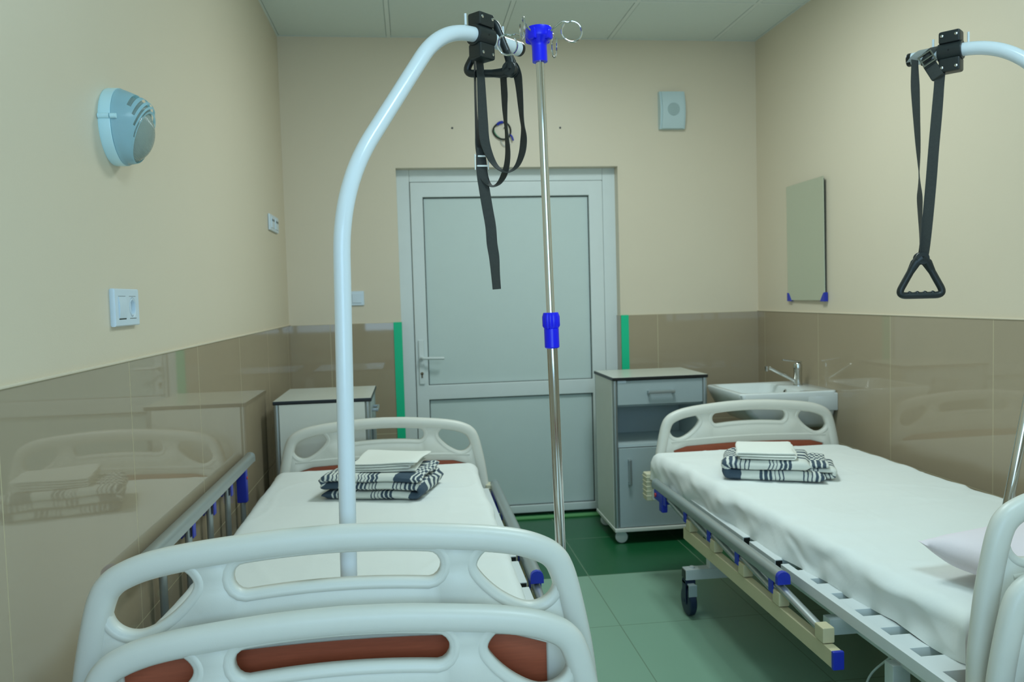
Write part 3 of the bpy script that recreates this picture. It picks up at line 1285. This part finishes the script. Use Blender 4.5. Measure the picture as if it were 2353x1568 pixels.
# ------------------------------------------------------------------ mattresses under sheets
def mattress(name, label, xl, xr, y0, y1, zb, zt, seed, hem=0, side_amp=.012):
    """xl, xr: functions of y giving the edges"""
    bm = B()
    n, m = 150, 96
    R = .035
    th = zt - zb
    rows = []

    def prof(s, half):
        """s from -1..1 over the full drape; returns (offset, drop)"""
        side = th - R
        flat = half - R
        tot = flat + R * PI / 2 + side
        d = abs(s) * tot
        sg = 1 if s >= 0 else -1
        if d <= flat:
            return sg * d, 0
        d -= flat
        if d <= R * PI / 2:
            a = d / R
            return sg * (flat + R * math.sin(a)), R * (1 - math.cos(a))
        return sg * half, R + (d - R * PI / 2)
    yc, hy = (y0 + y1) / 2, (y1 - y0) / 2
    for j in range(n + 1):
        sj = -1 + 2 * j / n
        yo, dy = prof(sj, hy)
        y = yc + yo
        a, c = xl(y), xr(y)
        row = []
        for i in range(m + 1):
            si = -1 + 2 * i / m
            si = math.copysign(abs(si) ** .85, si)
            xo, dx = prof(si, (c - a) / 2)
            x = (a + c) / 2 + xo
            dz = min(math.hypot(dx, dy), th)
            z = zt - dz
            # creases on top
            k = .0035 * nz(x, y, seed, 3.2) + .0022 * nz(x * .5 + y * .6, y * 3, seed + 3, 5)
            rdg = abs(nz(x * 1.3 + y * .4, y * .8 - x * .5, seed + 7, 3.1))
            k += .004 * max(0, 1 - rdg / .06) * (.5 + .5 * nz(x, y, seed + 9, 2))
            for yk in (.18, .43, .67, .9):
                k += .0016 * math.exp(-(((y - y0) / (y1 - y0) - yk + .012 * nz(x, yk, seed, 2)) / .004) ** 2)
            for xk in (.35, .68):
                k += .0014 * math.exp(-(((x - a) / (c - a) - xk + .01 * nz(xk, y, seed, 2)) / .007) ** 2)
            ed_ = math.exp(-(max(0, ((c - a) / 2 - abs(x - (a + c) / 2))) / .07) ** 2)
            k += ed_ * side_amp * .32 * nz(x * .6 + y, y * .7, seed + 31, 8)
            sidew = min(1, dx / (R * .9)) if dy < R * .5 else 0
            z += k * (1 - .6 * sidew)
            if sidew > 0:
                wv_ = nz(y * 1.0 + z * 1.3, z * 1.6, seed + 11 + (si > 0) * 5, 4.5) + .55 * (.35 - abs(nz(y * 1.2 - z * 2.2, z * .8, seed + 13, 6))) 
                x += math.copysign(side_amp * sidew * wv_ + .004 * sidew, si)
                z += .010 * sidew * nz(y, 0, seed + 17, 5) * min(1, dz / th + .2) + hem * sidew * (y - y0) / (y1 - y0) * (-dz / th)
            if dy > R * .5:
                y_ = y + math.copysign(.006 * nz(x, z, seed + 21, 9), yo)
            else:
                y_ = y
            row.append(bm.verts.new((x, y_, z)))
        rows.append(row)
    for j in range(n):
        for i in range(m):
            bm.faces.new((rows[j][i], rows[j][i + 1], rows[j + 1][i + 1], rows[j + 1][i]))
    edge = [v for v in rows[0]] + [rr[-1] for rr in rows[1:]] + rows[-1][-2::-1] + [rr[0] for rr in rows[-2:0:-1]]
    core = B()
    bx(core, max(xl(y0), xl(y1)) + .04, min(xr(y0), xr(y1)) - .04, y0 + .04, y1 - .04, zb + .001, zt - .03, .01)
    o = obj(name, core, m_foam, None)
    obj('bed_sheet', bm, m_sheet, o, 'creased white sheet', ang=75)
    return tag(o, label, 'mattress', 'mattresses under white sheets')


mattress('mattress', 'mattress under a creased white sheet behind the arched rail, checked blanket on it', lambda y: -.605 - .035 * max(0, min(1, (2.5 - y) / .7)), lambda y: .262, LB[1] + .16, LB[1] + BL - .03, .510, .632, 2)


def rxl(y):
    s = (y - 1.6) / 2.05
    return 1.222 - .127 * s


mattress('mattress', 'mattress under a wrinkled white sheet with the pale pink pillow on it', rxl, lambda y: 2.035, RB[1] + .16, RB[1] + BL - .03, .510, .622, 5, hem=.015, side_amp=.023)


mattress('mattress', 'unseen sheeted mattress added on the nearest bed to block light below', lambda y: -.135 - .43, lambda y: -.135 + .43, 1.40 - BL + .16, 1.40 - .07, .510, .632, 8)  # out of view, added to darken the floor under the beds
mattress('mattress', 'unseen sheeted mattress added on the lower right corner bed to block light', lambda y: 1.556 - .43, lambda y: 1.556 + .43, 1.43 - BL + .16, 1.43 - .07, .510, .632, 9)  # also unseen, added to keep light from under the right beds


# ------------------------------------------------------------------ folded textiles
def folded(bm, path, thick, depth, seed, rows=26, wob=.006, uvscale=1):
    """thick strip following a path in local x-z, extruded along y"""
    uvl = bm.loops.layers.uv.verify()
    path = [Vector((q[0], 0, q[1])) for q in path]
    n = len(path)
    s = [0]
    for a, c in zip(path, path[1:]):
        s.append(s[-1] + (c - a).length)
    L = s[-1]
    loop, us = [], []
    nrm = []
    for i in range(n):
        a, c = path[max(0, i - 1)], path[min(n - 1, i + 1)]
        t = (c - a).normalized()
        nrm.append(Vector((-t.z, 0, t.x)))
    h = thick / 2
    for i in range(n):
        k = min(1, math.sqrt(max(0, 1 - (1 - min(1, min(s[i], L - s[i]) / h)) ** 2))) if min(s[i], L - s[i]) < h else 1
        loop.append((path[i] + nrm[i] * h * max(.25, k)))
        us.append(s[i])
    for i in reversed(range(n)):
        k = min(1, math.sqrt(max(0, 1 - (1 - min(1, min(s[i], L - s[i]) / h)) ** 2))) if min(s[i], L - s[i]) < h else 1
        loop.append((path[i] - nrm[i] * h * max(.25, k)))
        us.append(s[i])
    m = len(loop)
    grid = []
    mids = [path[i] for i in range(n)] + [path[i] for i in reversed(range(n))]
    for j in range(rows + 1):
        v = j / rows
        e = min(v, 1 - v) * depth
        k = 1 if e > h else max(.35, math.sqrt(max(0, 1 - (1 - e / h) ** 2)))
        row = []
        for i in range(m):
            q = mids[i] + (loop[i] - mids[i]) * k
            y = -depth / 2 + depth * v
            w1 = wob * nz(q.x, y, seed, 6)
            w2 = wob * nz(q.x + 5, y + q.z * 8, seed, 7)
            row.append(bm.verts.new((q.x + w2, y + w2 * .8, max(.001, q.z + w1 * min(1, q.z / .02)))))
        grid.append(row)
    for j in range(rows):
        for i in range(m):
            i2 = (i + 1) % m
            fc = bm.faces.new((grid[j][i], grid[j][i2], grid[j + 1][i2], grid[j + 1][i]))
            vals = ((i, j), (i2, j), (i2, j + 1), (i, j + 1))
            for lp, (ii, jj) in zip(fc.loops, vals):
                lp[uvl].uv = (us[ii] * uvscale, depth * jj / rows)
    for row, rev in ((grid[0], True), (grid[-1], False)):
        for i in range(n - 1):
            q = (row[i], row[i + 1], row[m - 2 - i], row[m - 1 - i])
            try:
                fc = bm.faces.new(q if not rev else q[::-1])
                for lp in fc.loops:
                    k = row.index(lp.vert)
                    lp[uvl].uv = (us[k] * uvscale, 0 if rev else depth)
            except ValueError:
                pass


def ufold(x0, x1, zs, rad_side, seg=10, start=1):
    """zig-zag of layers between x0 and x1 at heights zs"""
    pts = []
    for k, z in enumerate(zs):
        right = (k % 2 == 0) if start == 1 else (k % 2 == 1)
        a, c = (x1, x0) if right else (x0, x1)
        a += rad_side[k][0]
        c += rad_side[k][1]
        m = 22
        for i in range(m + 1):
            pts.append((a + (c - a) * i / m, z))
        if k < len(zs) - 1:
            z2 = zs[k + 1]
            r_ = (z2 - z) / 2
            sg = -1 if c < (x0 + x1) / 2 else 1
            for i in range(1, seg):
                an = -PI / 2 + PI * i / seg
                pts.append((c + sg * r_ * math.cos(an), (z + z2) / 2 + r_ * math.sin(an)))
    return pts


# left bed blanket and linen
zL, zR = .634, .624
def laid(o, label, cat, loc, rotz, group):
    o.location = loc
    o.rotation_euler = (0, 0, rotz)
    return tag(o, label, cat, group)


bm = B()
folded(bm, ufold(-.185, .17, (.017, .050, .078), ((0, 0), (0, .015), (.015, .02)), start=0), .0255, .32, 3, wob=.010)
laid(obj('folded_blanket', bm, m_blkL, ang=60), 'folded blanket with navy and white checks on the bed nearest the wall lamp', 'blanket', (-.13, 3.15, zL), -.28, 'folded blankets')
bm = B()
folded(bm, ufold(-.115, .12, (.005, .0145, .024, .0335), ((0, 0), (0, -.025), (0, .0), (0, .012)), start=1), .0088, .25, 9, wob=.011)
laid(obj('folded_linen', bm, m_linen, ang=60), 'crumpled white folded linen on the checked blanket behind the white pole', 'linen', (-.10, 3.165, zL + .0925), -.2, 'folded linens')
t = thing('folded_blanket', 'folded white blanket with navy stripes on the bed below the mirror', 'blanket', (1.435, 3.105, zR), -.42, 'folded blankets')
bm = B()
folded(bm, ufold(-.165, .15, (.020, .060), ((.03, 0), (0, -.02)), start=1), .0355, .30, 13, wob=.010)
obj('blanket_fold', bm, m_blkR, t, ang=60)
bm = B()
folded(bm, ufold(.10, .165, (.012, .034, .052), ((0, 0), (0, 0), (0, -.01)), start=0), .017, .22, 15, rows=20, wob=.012)
bmesh.ops.translate(bm, vec=(.045, .02, 0), verts=bm.verts)
obj('blanket_edge', bm, m_blkR, t, ang=60)
bm = B()
folded(bm, ufold(-.105, .105, (.006, .0165, .027), ((0, 0), (0, 0), (0, 0)), start=0), .0098, .24, 19, wob=.008)
laid(obj('folded_linen', bm, m_linen, ang=60), 'neatly folded white linen on the striped blanket below the mirror', 'linen', (1.395, 3.10, zR + .082), -.38, 'folded linens')


# pillow on the right bed
def pillow():
    bm = B()
    n, m = 48, 36
    L, Wd, T = .60, .40, .068

    def pt(uq, vq, s):
        a, c = uq, vq
        e = max(0, (1 - abs(a) ** 2.6)) ** .5 * max(0, (1 - abs(c) ** 2.6)) ** .5
        pinch = 1 - .06 * (1 - abs(c) ** 2) * abs(a) ** 3
        pinch2 = 1 - .07 * (1 - abs(a) ** 2) * abs(c) ** 3
        x, y = a * L / 2 * pinch, c * Wd / 2 * pinch2
        h = T * e
        h += .006 * nz(x, y, 31 + s, 9) * min(1, e * 3) * (1.2 if e < .7 else .6)
        base = .02 * abs(a) ** 3 * abs(c) ** 3
        return (x, y, T * .98 + base + (h if s > 0 else -h))
    top = [[bm.verts.new(pt(-1 + 2 * i / n, -1 + 2 * j / m, 1)) for i in range(n + 1)] for j in range(m + 1)]
    bot = [[top[j][i] if i in (0, n) or j in (0, m) else bm.verts.new(pt(-1 + 2 * i / n, -1 + 2 * j / m, -1)) for i in range(n + 1)] for j in range(m + 1)]
    for g, rv in ((top, 0), (bot, 1)):
        for j in range(m):
            for i in range(n):
                q = (g[j][i], g[j][i + 1], g[j + 1][i + 1], g[j + 1][i])
                bm.faces.new(q[::-1] if rv else q)
    o = obj('pillow', bm, m_pillow, None, ang=80)
    o.location = (1.605, 1.785, zR + .003)
    o.rotation_euler = (0, 0, .20)
    tag(o, 'pale pink pillow lying behind the rounded bed panel', 'pillow')


pillow()


# ------------------------------------------------------------------ trapeze poles
def trapeze(label, base, phi, lean, group, end=.535, pins=(.355, .478)):
    """white bent pole; arm points along (sin phi, cos phi)"""
    d = Vector((math.sin(phi), math.cos(phi), 0))
    pr = Vector((d.y, -d.x, 0))
    t = thing('trapeze_pole', label, 'pole', base, 0, group)
    z0 = base[2]
    P = lambda a, z: Vector((lean * min(1, (z - z0) / 1.1), 0, 0)) + d * a + Vector((0, 0, z - z0))
    pts = fillet([P(0, z0), P(.002, 1.585), P(.285, 1.947), P(end, 1.947)], [.13, .105], 14)
    bm = B()
    tube(bm, pts, .0162, 24)
    obj('tube', bm, m_tube, t, ang=60)
    bm = B()
    e = P(end, 1.947)
    lathe(bm, [(.0166, -.006), (.0166, .002), (.0145, .005), (.0001, .0055)], axisM(e, d), 24)
    obj('end_cap', bm, m_black, t, 'black end cap')
    for a in pins:
        bm = B()
        q = P(a, 1.947 + .015)
        cyl(bm, q, q + Vector((0, 0, .024)), .0028, 10)
        obj('stop_pin', bm, m_tube, t)
    # clamp
    c = P(.405, 1.947)
    M = Matrix(((d.x, pr.x, 0, c.x), (d.y, pr.y, 0, c.y), (0, 0, 1, c.z), (0, 0, 0, 1)))
    bm = B()
    box(bm, (0, 0, .034), (.049, .038, .03), .005, M)
    box(bm, (0, 0, -.034), (.049, .038, .034), .005, M)
    lathe(bm, [(.0185, -.027), (.0225, -.027), (.0235, -.024), (.0235, .024), (.0225, .027), (.0185, .027)], axisM(c, d), 28)
    cl = obj('clamp', bm, m_brack, t, 'charcoal plastic clamp')
    for sd in (-1, 1):
        for a in (-.016, .016):
            for z in (.037, -.04):
                bm = B()
                lathe(bm, [(.0036, 0), (.0036, .0012), (.002, .002), (.0001, .002)], axisM(M @ Vector((a, sd * .019, z)), pr * sd), 12)
                obj('screw', bm, m_chrome, cl, 'bright screw')
    for sd in (-1, 1):
        bm = B()
        lathe(bm, [(.0022, 0), (.0022, .0006), (.0001, .0007)], axisM(M @ Vector((0, sd * .0231, 0)), pr * sd), 10)
        obj('clamp_hole', bm, m_dark, cl)
    return t, P, d, pr


trapeze('white bent trapeze pole standing before the door, blue hook hub beside its tip', (-.143, 1.565, .427), math.radians(48), .018, 'bed trapeze poles')
trapeze('white bent trapeze pole reaching out above the mirror bed, triangle handle below', (1.615, 1.60, .427), math.radians(-40), 0, 'bed trapeze poles', .502, (.366, .446))


def ribbon(bm, pts, ydir=(0, 1, 0), w0=.025, th=.0015, flip=1):
    """webbing: pts = (x, y, z, visible half-turn width); the rest of the width turns away in depth"""
    P3 = spline([(q[0], q[1], q[2]) for q in pts], 5)
    ws = spline([(q[3], 0, 0) for q in pts], 5)
    n = len(P3)
    secs = []
    yd = Vector(ydir)
    for i in range(n):
        t = (P3[min(n - 1, i + 1)] - P3[max(0, i - 1)]).normalized()
        hor = t.cross(yd)
        if hor.length < .05:
            hor = Vector((1, 0, 0))
        hor.normalize()
        vis = max(0, min(w0 * .998, ws[i].x))
        dep = math.sqrt(max(0, w0 * w0 - vis * vis)) * flip
        wv_ = hor * vis + yd * dep
        wv_ = (wv_ - t * wv_.dot(t)).normalized() * w0
        nn = t.cross(wv_).normalized() * th / 2
        h = wv_ / 2
        secs.append([bm.verts.new(P3[i] + a) for a in (h + nn, -h + nn, -h - nn, h - nn)])
    for a, c in zip(secs, secs[1:]):
        for j in range(4):
            bm.faces.new((a[j], a[(j + 1) % 4], c[(j + 1) % 4], c[j]))
    bm.faces.new(secs[0][::-1])
    bm.faces.new(secs[-1])


LD = .015


def handle_mesh(apex, bl, br, rad=.0088, lug=None):
    bm = B()
    apex, bl, br = Vector(apex), Vector(bl), Vector(br)
    cen = (apex + bl + br) / 3
    ring = fillet([(bl + br) / 2, br, apex, bl, (bl + br) / 2], [.024, .016, .024], 8)[:-1]
    nrm = (br - bl).cross(apex - bl).normalized()
    n = len(ring)
    tube(bm, ring, rad, 14, closed=True)
    # flat double lug at the apex and finger ridges on the grip
    up = (apex - (bl + br) / 2).normalized()
    for s in (-1, 1):
        M = axisM(apex - up * LD + nrm * s * .011, nrm, (br - bl))
        lathe(bm, [(.015, -.003), (.016, -.002), (.016, .002), (.015, .003)], M, 24)
        for e in (bl, br):
            v_ = (e - apex).normalized()
            sweep(bm, [apex - up * LD + nrm * s * .0105, apex + v_ * .03 + nrm * s * .0095, apex + v_ * .058 + nrm * s * .003], circ(rad, 12, .004), up=nrm.cross(v_), scale=[1.25, 1.1, .9])
    for k in range(4):
        q = bl.lerp(br, .26 + .16 * k) + up * rad * .55
        t2 = bmesh.new()
        bmesh.ops.create_uvsphere(t2, u_segments=14, v_segments=8, radius=rad * .78)
        merge(bm, t2, Matrix.Translation(q))
    return bm, up, nrm


# right: strap looped over the arm with a triangular handle
t = thing('hanging_strap', 'black triangular grab handle hanging free on two webbing bands beside the mirror', 'strap', (1.296, 1.94, 1.34), 0, 'hanging grab straps')
O = Vector(t.location)


def sub(pts):
    return [(q[0] - O.x, q[1] - O.y, q[2] - O.z, q[3]) for q in pts]


ap, bl_, br_ = Vector((1.295, 1.94, 1.452)) - O, Vector((1.238, 1.955, 1.343)) - O, Vector((1.350, 1.925, 1.343)) - O
bm, up, nrm = handle_mesh(ap, bl_, br_)
hg = obj('grip', bm, m_brack, t)
for s in (-1, 1):
    bm = B()
    cyl(bm, ap - up * LD + nrm * s * .0145, ap - up * LD + nrm * s * .0149, .005, 14)
    obj('lug_hole', bm, m_dark, hg)
bm = B()
RLs = [(1.281, 1.945, 1.925, .0236), (1.282, 1.945, 1.87, .0249), (1.285, 1.944, 1.794, .0237), (1.289, 1.943, 1.707, .0202), (1.291, 1.942, 1.63, .0107), (1.292, 1.942, 1.592, .0024), (1.293, 1.942, 1.553, .0048), (1.293, 1.941, 1.498, .0108), (1.291, 1.94, 1.445, .0144)]
ribbon(bm, sub([(1.281, 1.945, 1.936, .0236)] + RLs))
RRs = [(1.334, 1.918, 1.915, .0235), (1.332, 1.92, 1.9, .0235), (1.330, 1.921, 1.863, .0247), (1.325, 1.922, 1.798, .0235), (1.318, 1.924, 1.712, .0235), (1.312, 1.926, 1.626, .0224), (1.306, 1.93, 1.539, .0213), (1.301, 1.934, 1.473, .0177), (1.298, 1.936, 1.445, .0166)]
ribbon(bm, sub(RRs), flip=-1)
obj('strap', bm, m_strap, t)
d_ = Vector((math.sin(math.radians(-40)), math.cos(math.radians(-40)), 0))
pr_ = Vector((d_.y, -d_.x, 0))
A0 = Vector((1.615, 1.60, 1.947))
bm = B()


def around(bm, a, rad, wdt, tilt, a0=0, a1=2 * PI, da=0):
    """webbing wound round the arm at distance a along it"""
    n = 30
    secs = []
    for k in range(n + 1):
        an = a0 + (a1 - a0) * k / n
        cdir = (-pr_ * math.cos(an) + Vector((0, 0, 1)) * math.sin(an))
        q = A0 + d_ * (a + tilt * math.sin(an) + da * k / n) + cdir * rad - O
        w_ = d_ * wdt / 2
        secs.append([bm.verts.new(q + w_ + cdir * .001), bm.verts.new(q - w_ + cdir * .001), bm.verts.new(q - w_ - cdir * .001), bm.verts.new(q + w_ - cdir * .001)])
    for x, y in zip(secs, secs[1:]):
        for j in range(4):
            bm.faces.new((x[j], x[(j + 1) % 4], y[(j + 1) % 4], y[j]))


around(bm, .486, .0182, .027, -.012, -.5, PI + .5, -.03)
obj('strap_wrap', bm, m_strap_lit, t, 'webbing wound over the arm, lamp light painted on as grey')
bm = B()
around(bm, .450, .019, .024, -.012, 0, 2 * PI)
obj('strap_knot', bm, m_strap, t)
bm = B()
q = A0 + d_ * .452 - pr_ * .026 + Vector((0, 0, -.012)) - O
Mb = axisM(q, -pr_ + Vector((0, 0, .2)), d_)
Mb = Mb @ Matrix.Rotation(.5, 4, 'Z')
for s in (-1, 1):
    box(bm, (s * .015, 0, 0), (.004, .034, .005), .001, Mb)
for k in (-1, 0, 1):
    box(bm, (0, k * .015, 0), (.03, .004, .005), .001, Mb)
obj('buckle', bm, m_steel, t, 'metal strap buckle')
bm = B()
q2 = q + Vector((.012, -.004, -.028))
Mb = axisM(q2, -pr_ + Vector((0, 0, .1)), d_)
box(bm, (0, 0, -.004), (.03, .05, .014), .004, Mb @ Matrix.Rotation(.5, 4, 'Z'))
obj('strap_bundle', bm, m_strap, t)

# left: handle hooked over the arm, long strap hanging in loops
t = thing('hanging_strap', 'black grab handle hooked over the arm, its long looped strap dangling before the door', 'strap', (.19, 1.87, 1.90), 0, 'hanging grab straps')
O = Vector(t.location)
ap, br_, bl_ = Vector((.207, 1.866, 1.998)) - O, Vector((.252, 1.850, 1.872)) - O, Vector((.140, 1.905, 1.885)) - O
bm, up, nrm = handle_mesh(bl_, ap, br_) if False else handle_mesh(br_, ap, bl_)
hg = obj('grip', bm, m_brack, t)
for s in (-1, 1):
    bm = B()
    cyl(bm, br_ - up * LD + nrm * s * .0145, br_ - up * LD + nrm * s * .0149, .005, 14)
    obj('lug_hole', bm, m_dark, hg)
A = [(.173, 1.908, .0168), (.175, 1.866, .0188), (.176, 1.817, .0209), (.177, 1.768, .0229), (.179, 1.729, .0229), (.187, 1.698, .02), (.202, 1.67, .014), (.222, 1.655, .008), (.239, 1.657, .006), (.254, 1.671, .0091), (.265, 1.699, .0121), (.269, 1.729, .0111), (.268, 1.756, .004), (.266, 1.778, .005), (.264, 1.812, .009), (.262, 1.846, .012), (.259, 1.872, .015), (.252, 1.892, .014), (.243, 1.897, .008)]
Bq = [(.164, 1.911, .006), (.163, 1.849, .006), (.163, 1.79, .007), (.165, 1.741, .012), (.168, 1.711, .019), (.172, 1.687, .022), (.174, 1.657, .0221), (.178, 1.642, .0201), (.188, 1.628, .0121), (.199, 1.624, .006), (.212, 1.632, .0091), (.223, 1.65, .0121), (.23, 1.673, .0101), (.233, 1.701, .0081), (.232, 1.731, .005), (.231, 1.75, .003), (.23, 1.77, .004), (.229, 1.8, .008), (.229, 1.829, .0111), (.228, 1.859, .011), (.228, 1.876, .012), (.230, 1.892, .012)]
Cq = [(.171, 1.71, .022), (.171, 1.656, .024), (.176, 1.615, .0248), (.182, 1.572, .0248), (.188, 1.531, .0248), (.19, 1.492, .0248), (.194, 1.461, .0242), (.196, 1.422, .0212), (.198, 1.387, .0202)]
bm = B()
ribbon(bm, [(q[0] - O.x, 1.868 - O.y, q[1] - O.z, q[2]) for q in A])
ribbon(bm, [(q[0] - O.x, (1.884 if q[1] > 1.72 and q[0] < .2 else 1.879) - O.y, q[1] - O.z, q[2]) for q in Bq])
obj('strap', bm, m_strap, t)
bm = B()
ribbon(bm, [(q[0] - O.x, 1.874 - O.y, q[1] - O.z, q[2]) for q in Cq])
obj('strap_tail', bm, m_strap, t)
bm = B()
for zz, xx in ((1.691, .169), (1.669, .171)):
    box(bm, (xx + .001 - O.x, 1.8715 - O.y, zz - O.z), (.027, .004, .004), .0012, None)
for xx in (.1565, .1865):
    box(bm, (xx - O.x, 1.873 - O.y, 1.678 - O.z), (.003, .006, .036), .001)
obj('buckle', bm, m_linen, t, 'pale wire strap buckle')


# ------------------------------------------------------------------ drip stands
def drip_stand(label, base, tilt, length):
    t = thing('drip_pole', label, 'pole', base, 0, 'drip poles')
    t.rotation_euler = tilt
    zc = .85
    bm = B()
    cyl(bm, (0, 0, 0), (0, 0, zc), .0103, 24)
    obj('lower_tube', bm, m_chrome, t)
    bm = B()
    cyl(bm, (0, 0, zc), (0, 0, length - .06), .0082, 24)
    obj('upper_tube', bm, m_chrome, t)
    bm = B()
    lathe(bm, [(.0125, zc - .012), (.0145, zc - .010), (.0145, zc + .026), (.0125, zc + .028)], None, 28)
    n = 36
    for s0, s1, in ((0, 1),):
        t2 = bmesh.new()
        zz = [zc + .026, zc + .032, zc + .05, zc + .058]
        rr = [.0135, .0172, .0172, .0145]
        rings = []
        for z, r_ in zip(zz, rr):
            rings.append([t2.verts.new(((r_ - .0016 * (i % 3 == 0)) * math.cos(2 * PI * i / n), (r_ - .0016 * (i % 3 == 0)) * math.sin(2 * PI * i / n), z)) for i in range(n)])
        for a, c in zip(rings, rings[1:]):
            for j in range(n):
                t2.faces.new((a[j], a[(j + 1) % n], c[(j + 1) % n], c[j]))
        t2.faces.new(rings[0][::-1])
        t2.faces.new(rings[-1])
        merge(bm, t2)
    obj('clamp_knob', bm, m_iv, t, 'bright blue ribbed height knob')
    h = length
    bm = B()
    lathe(bm, [(.0145, h - .064), (.0145, h - .035), (.016, h - .028), (.024, h - .020), (.0255, h - .016), (.0255, h - .002), (.024, h), (.0001, h + .0005)], None, 36)
    for a in (0, PI / 2, PI, 1.5 * PI):
        box(bm, (.021, 0, h - .015), (.014, .018, .022), .005, Matrix.Rotation(a - .75, 4, 'Z'))
    obj('hook_hub', bm, m_iv, t, 'bright blue hook hub')
    for k in range(4):
        a = PI / 2 * k - .75
        bm = B()
        pts = [Vector(q) for q in ((.024, 0, h - .012), (.040, 0, h - .005), (.053, .001, h + .001))]
        e_ = Vector((math.cos(.75), math.sin(.75), 0))
        o_ = Vector((.055, 0, h - .019))
        R = .0195
        for q in range(16):
            an = PI * .62 - 2 * PI * .93 * q / 15
            pts.append(o_ + e_ * (.016 + R * math.cos(an)) + Vector((0, 0, R * math.sin(an))) + Vector((e_.y, -e_.x, 0)) * .0003 * q)
        pts = spline(pts, 3)
        tube(bm, [Matrix.Rotation(a, 3, 'Z') @ Vector(q) for q in pts], .0019, 8)
        obj('hook', bm, m_chrome, t)
    return t


drip_stand('upright chrome drip pole with bright blue knob and hook hub', (.287, 1.575, .428), (0, -.0175, 0), 1.455)
drip_stand('tilted chrome drip pole behind the pillow and rounded bed panel', (1.178, 1.605, .428), (0, .205, 0), 1.455)
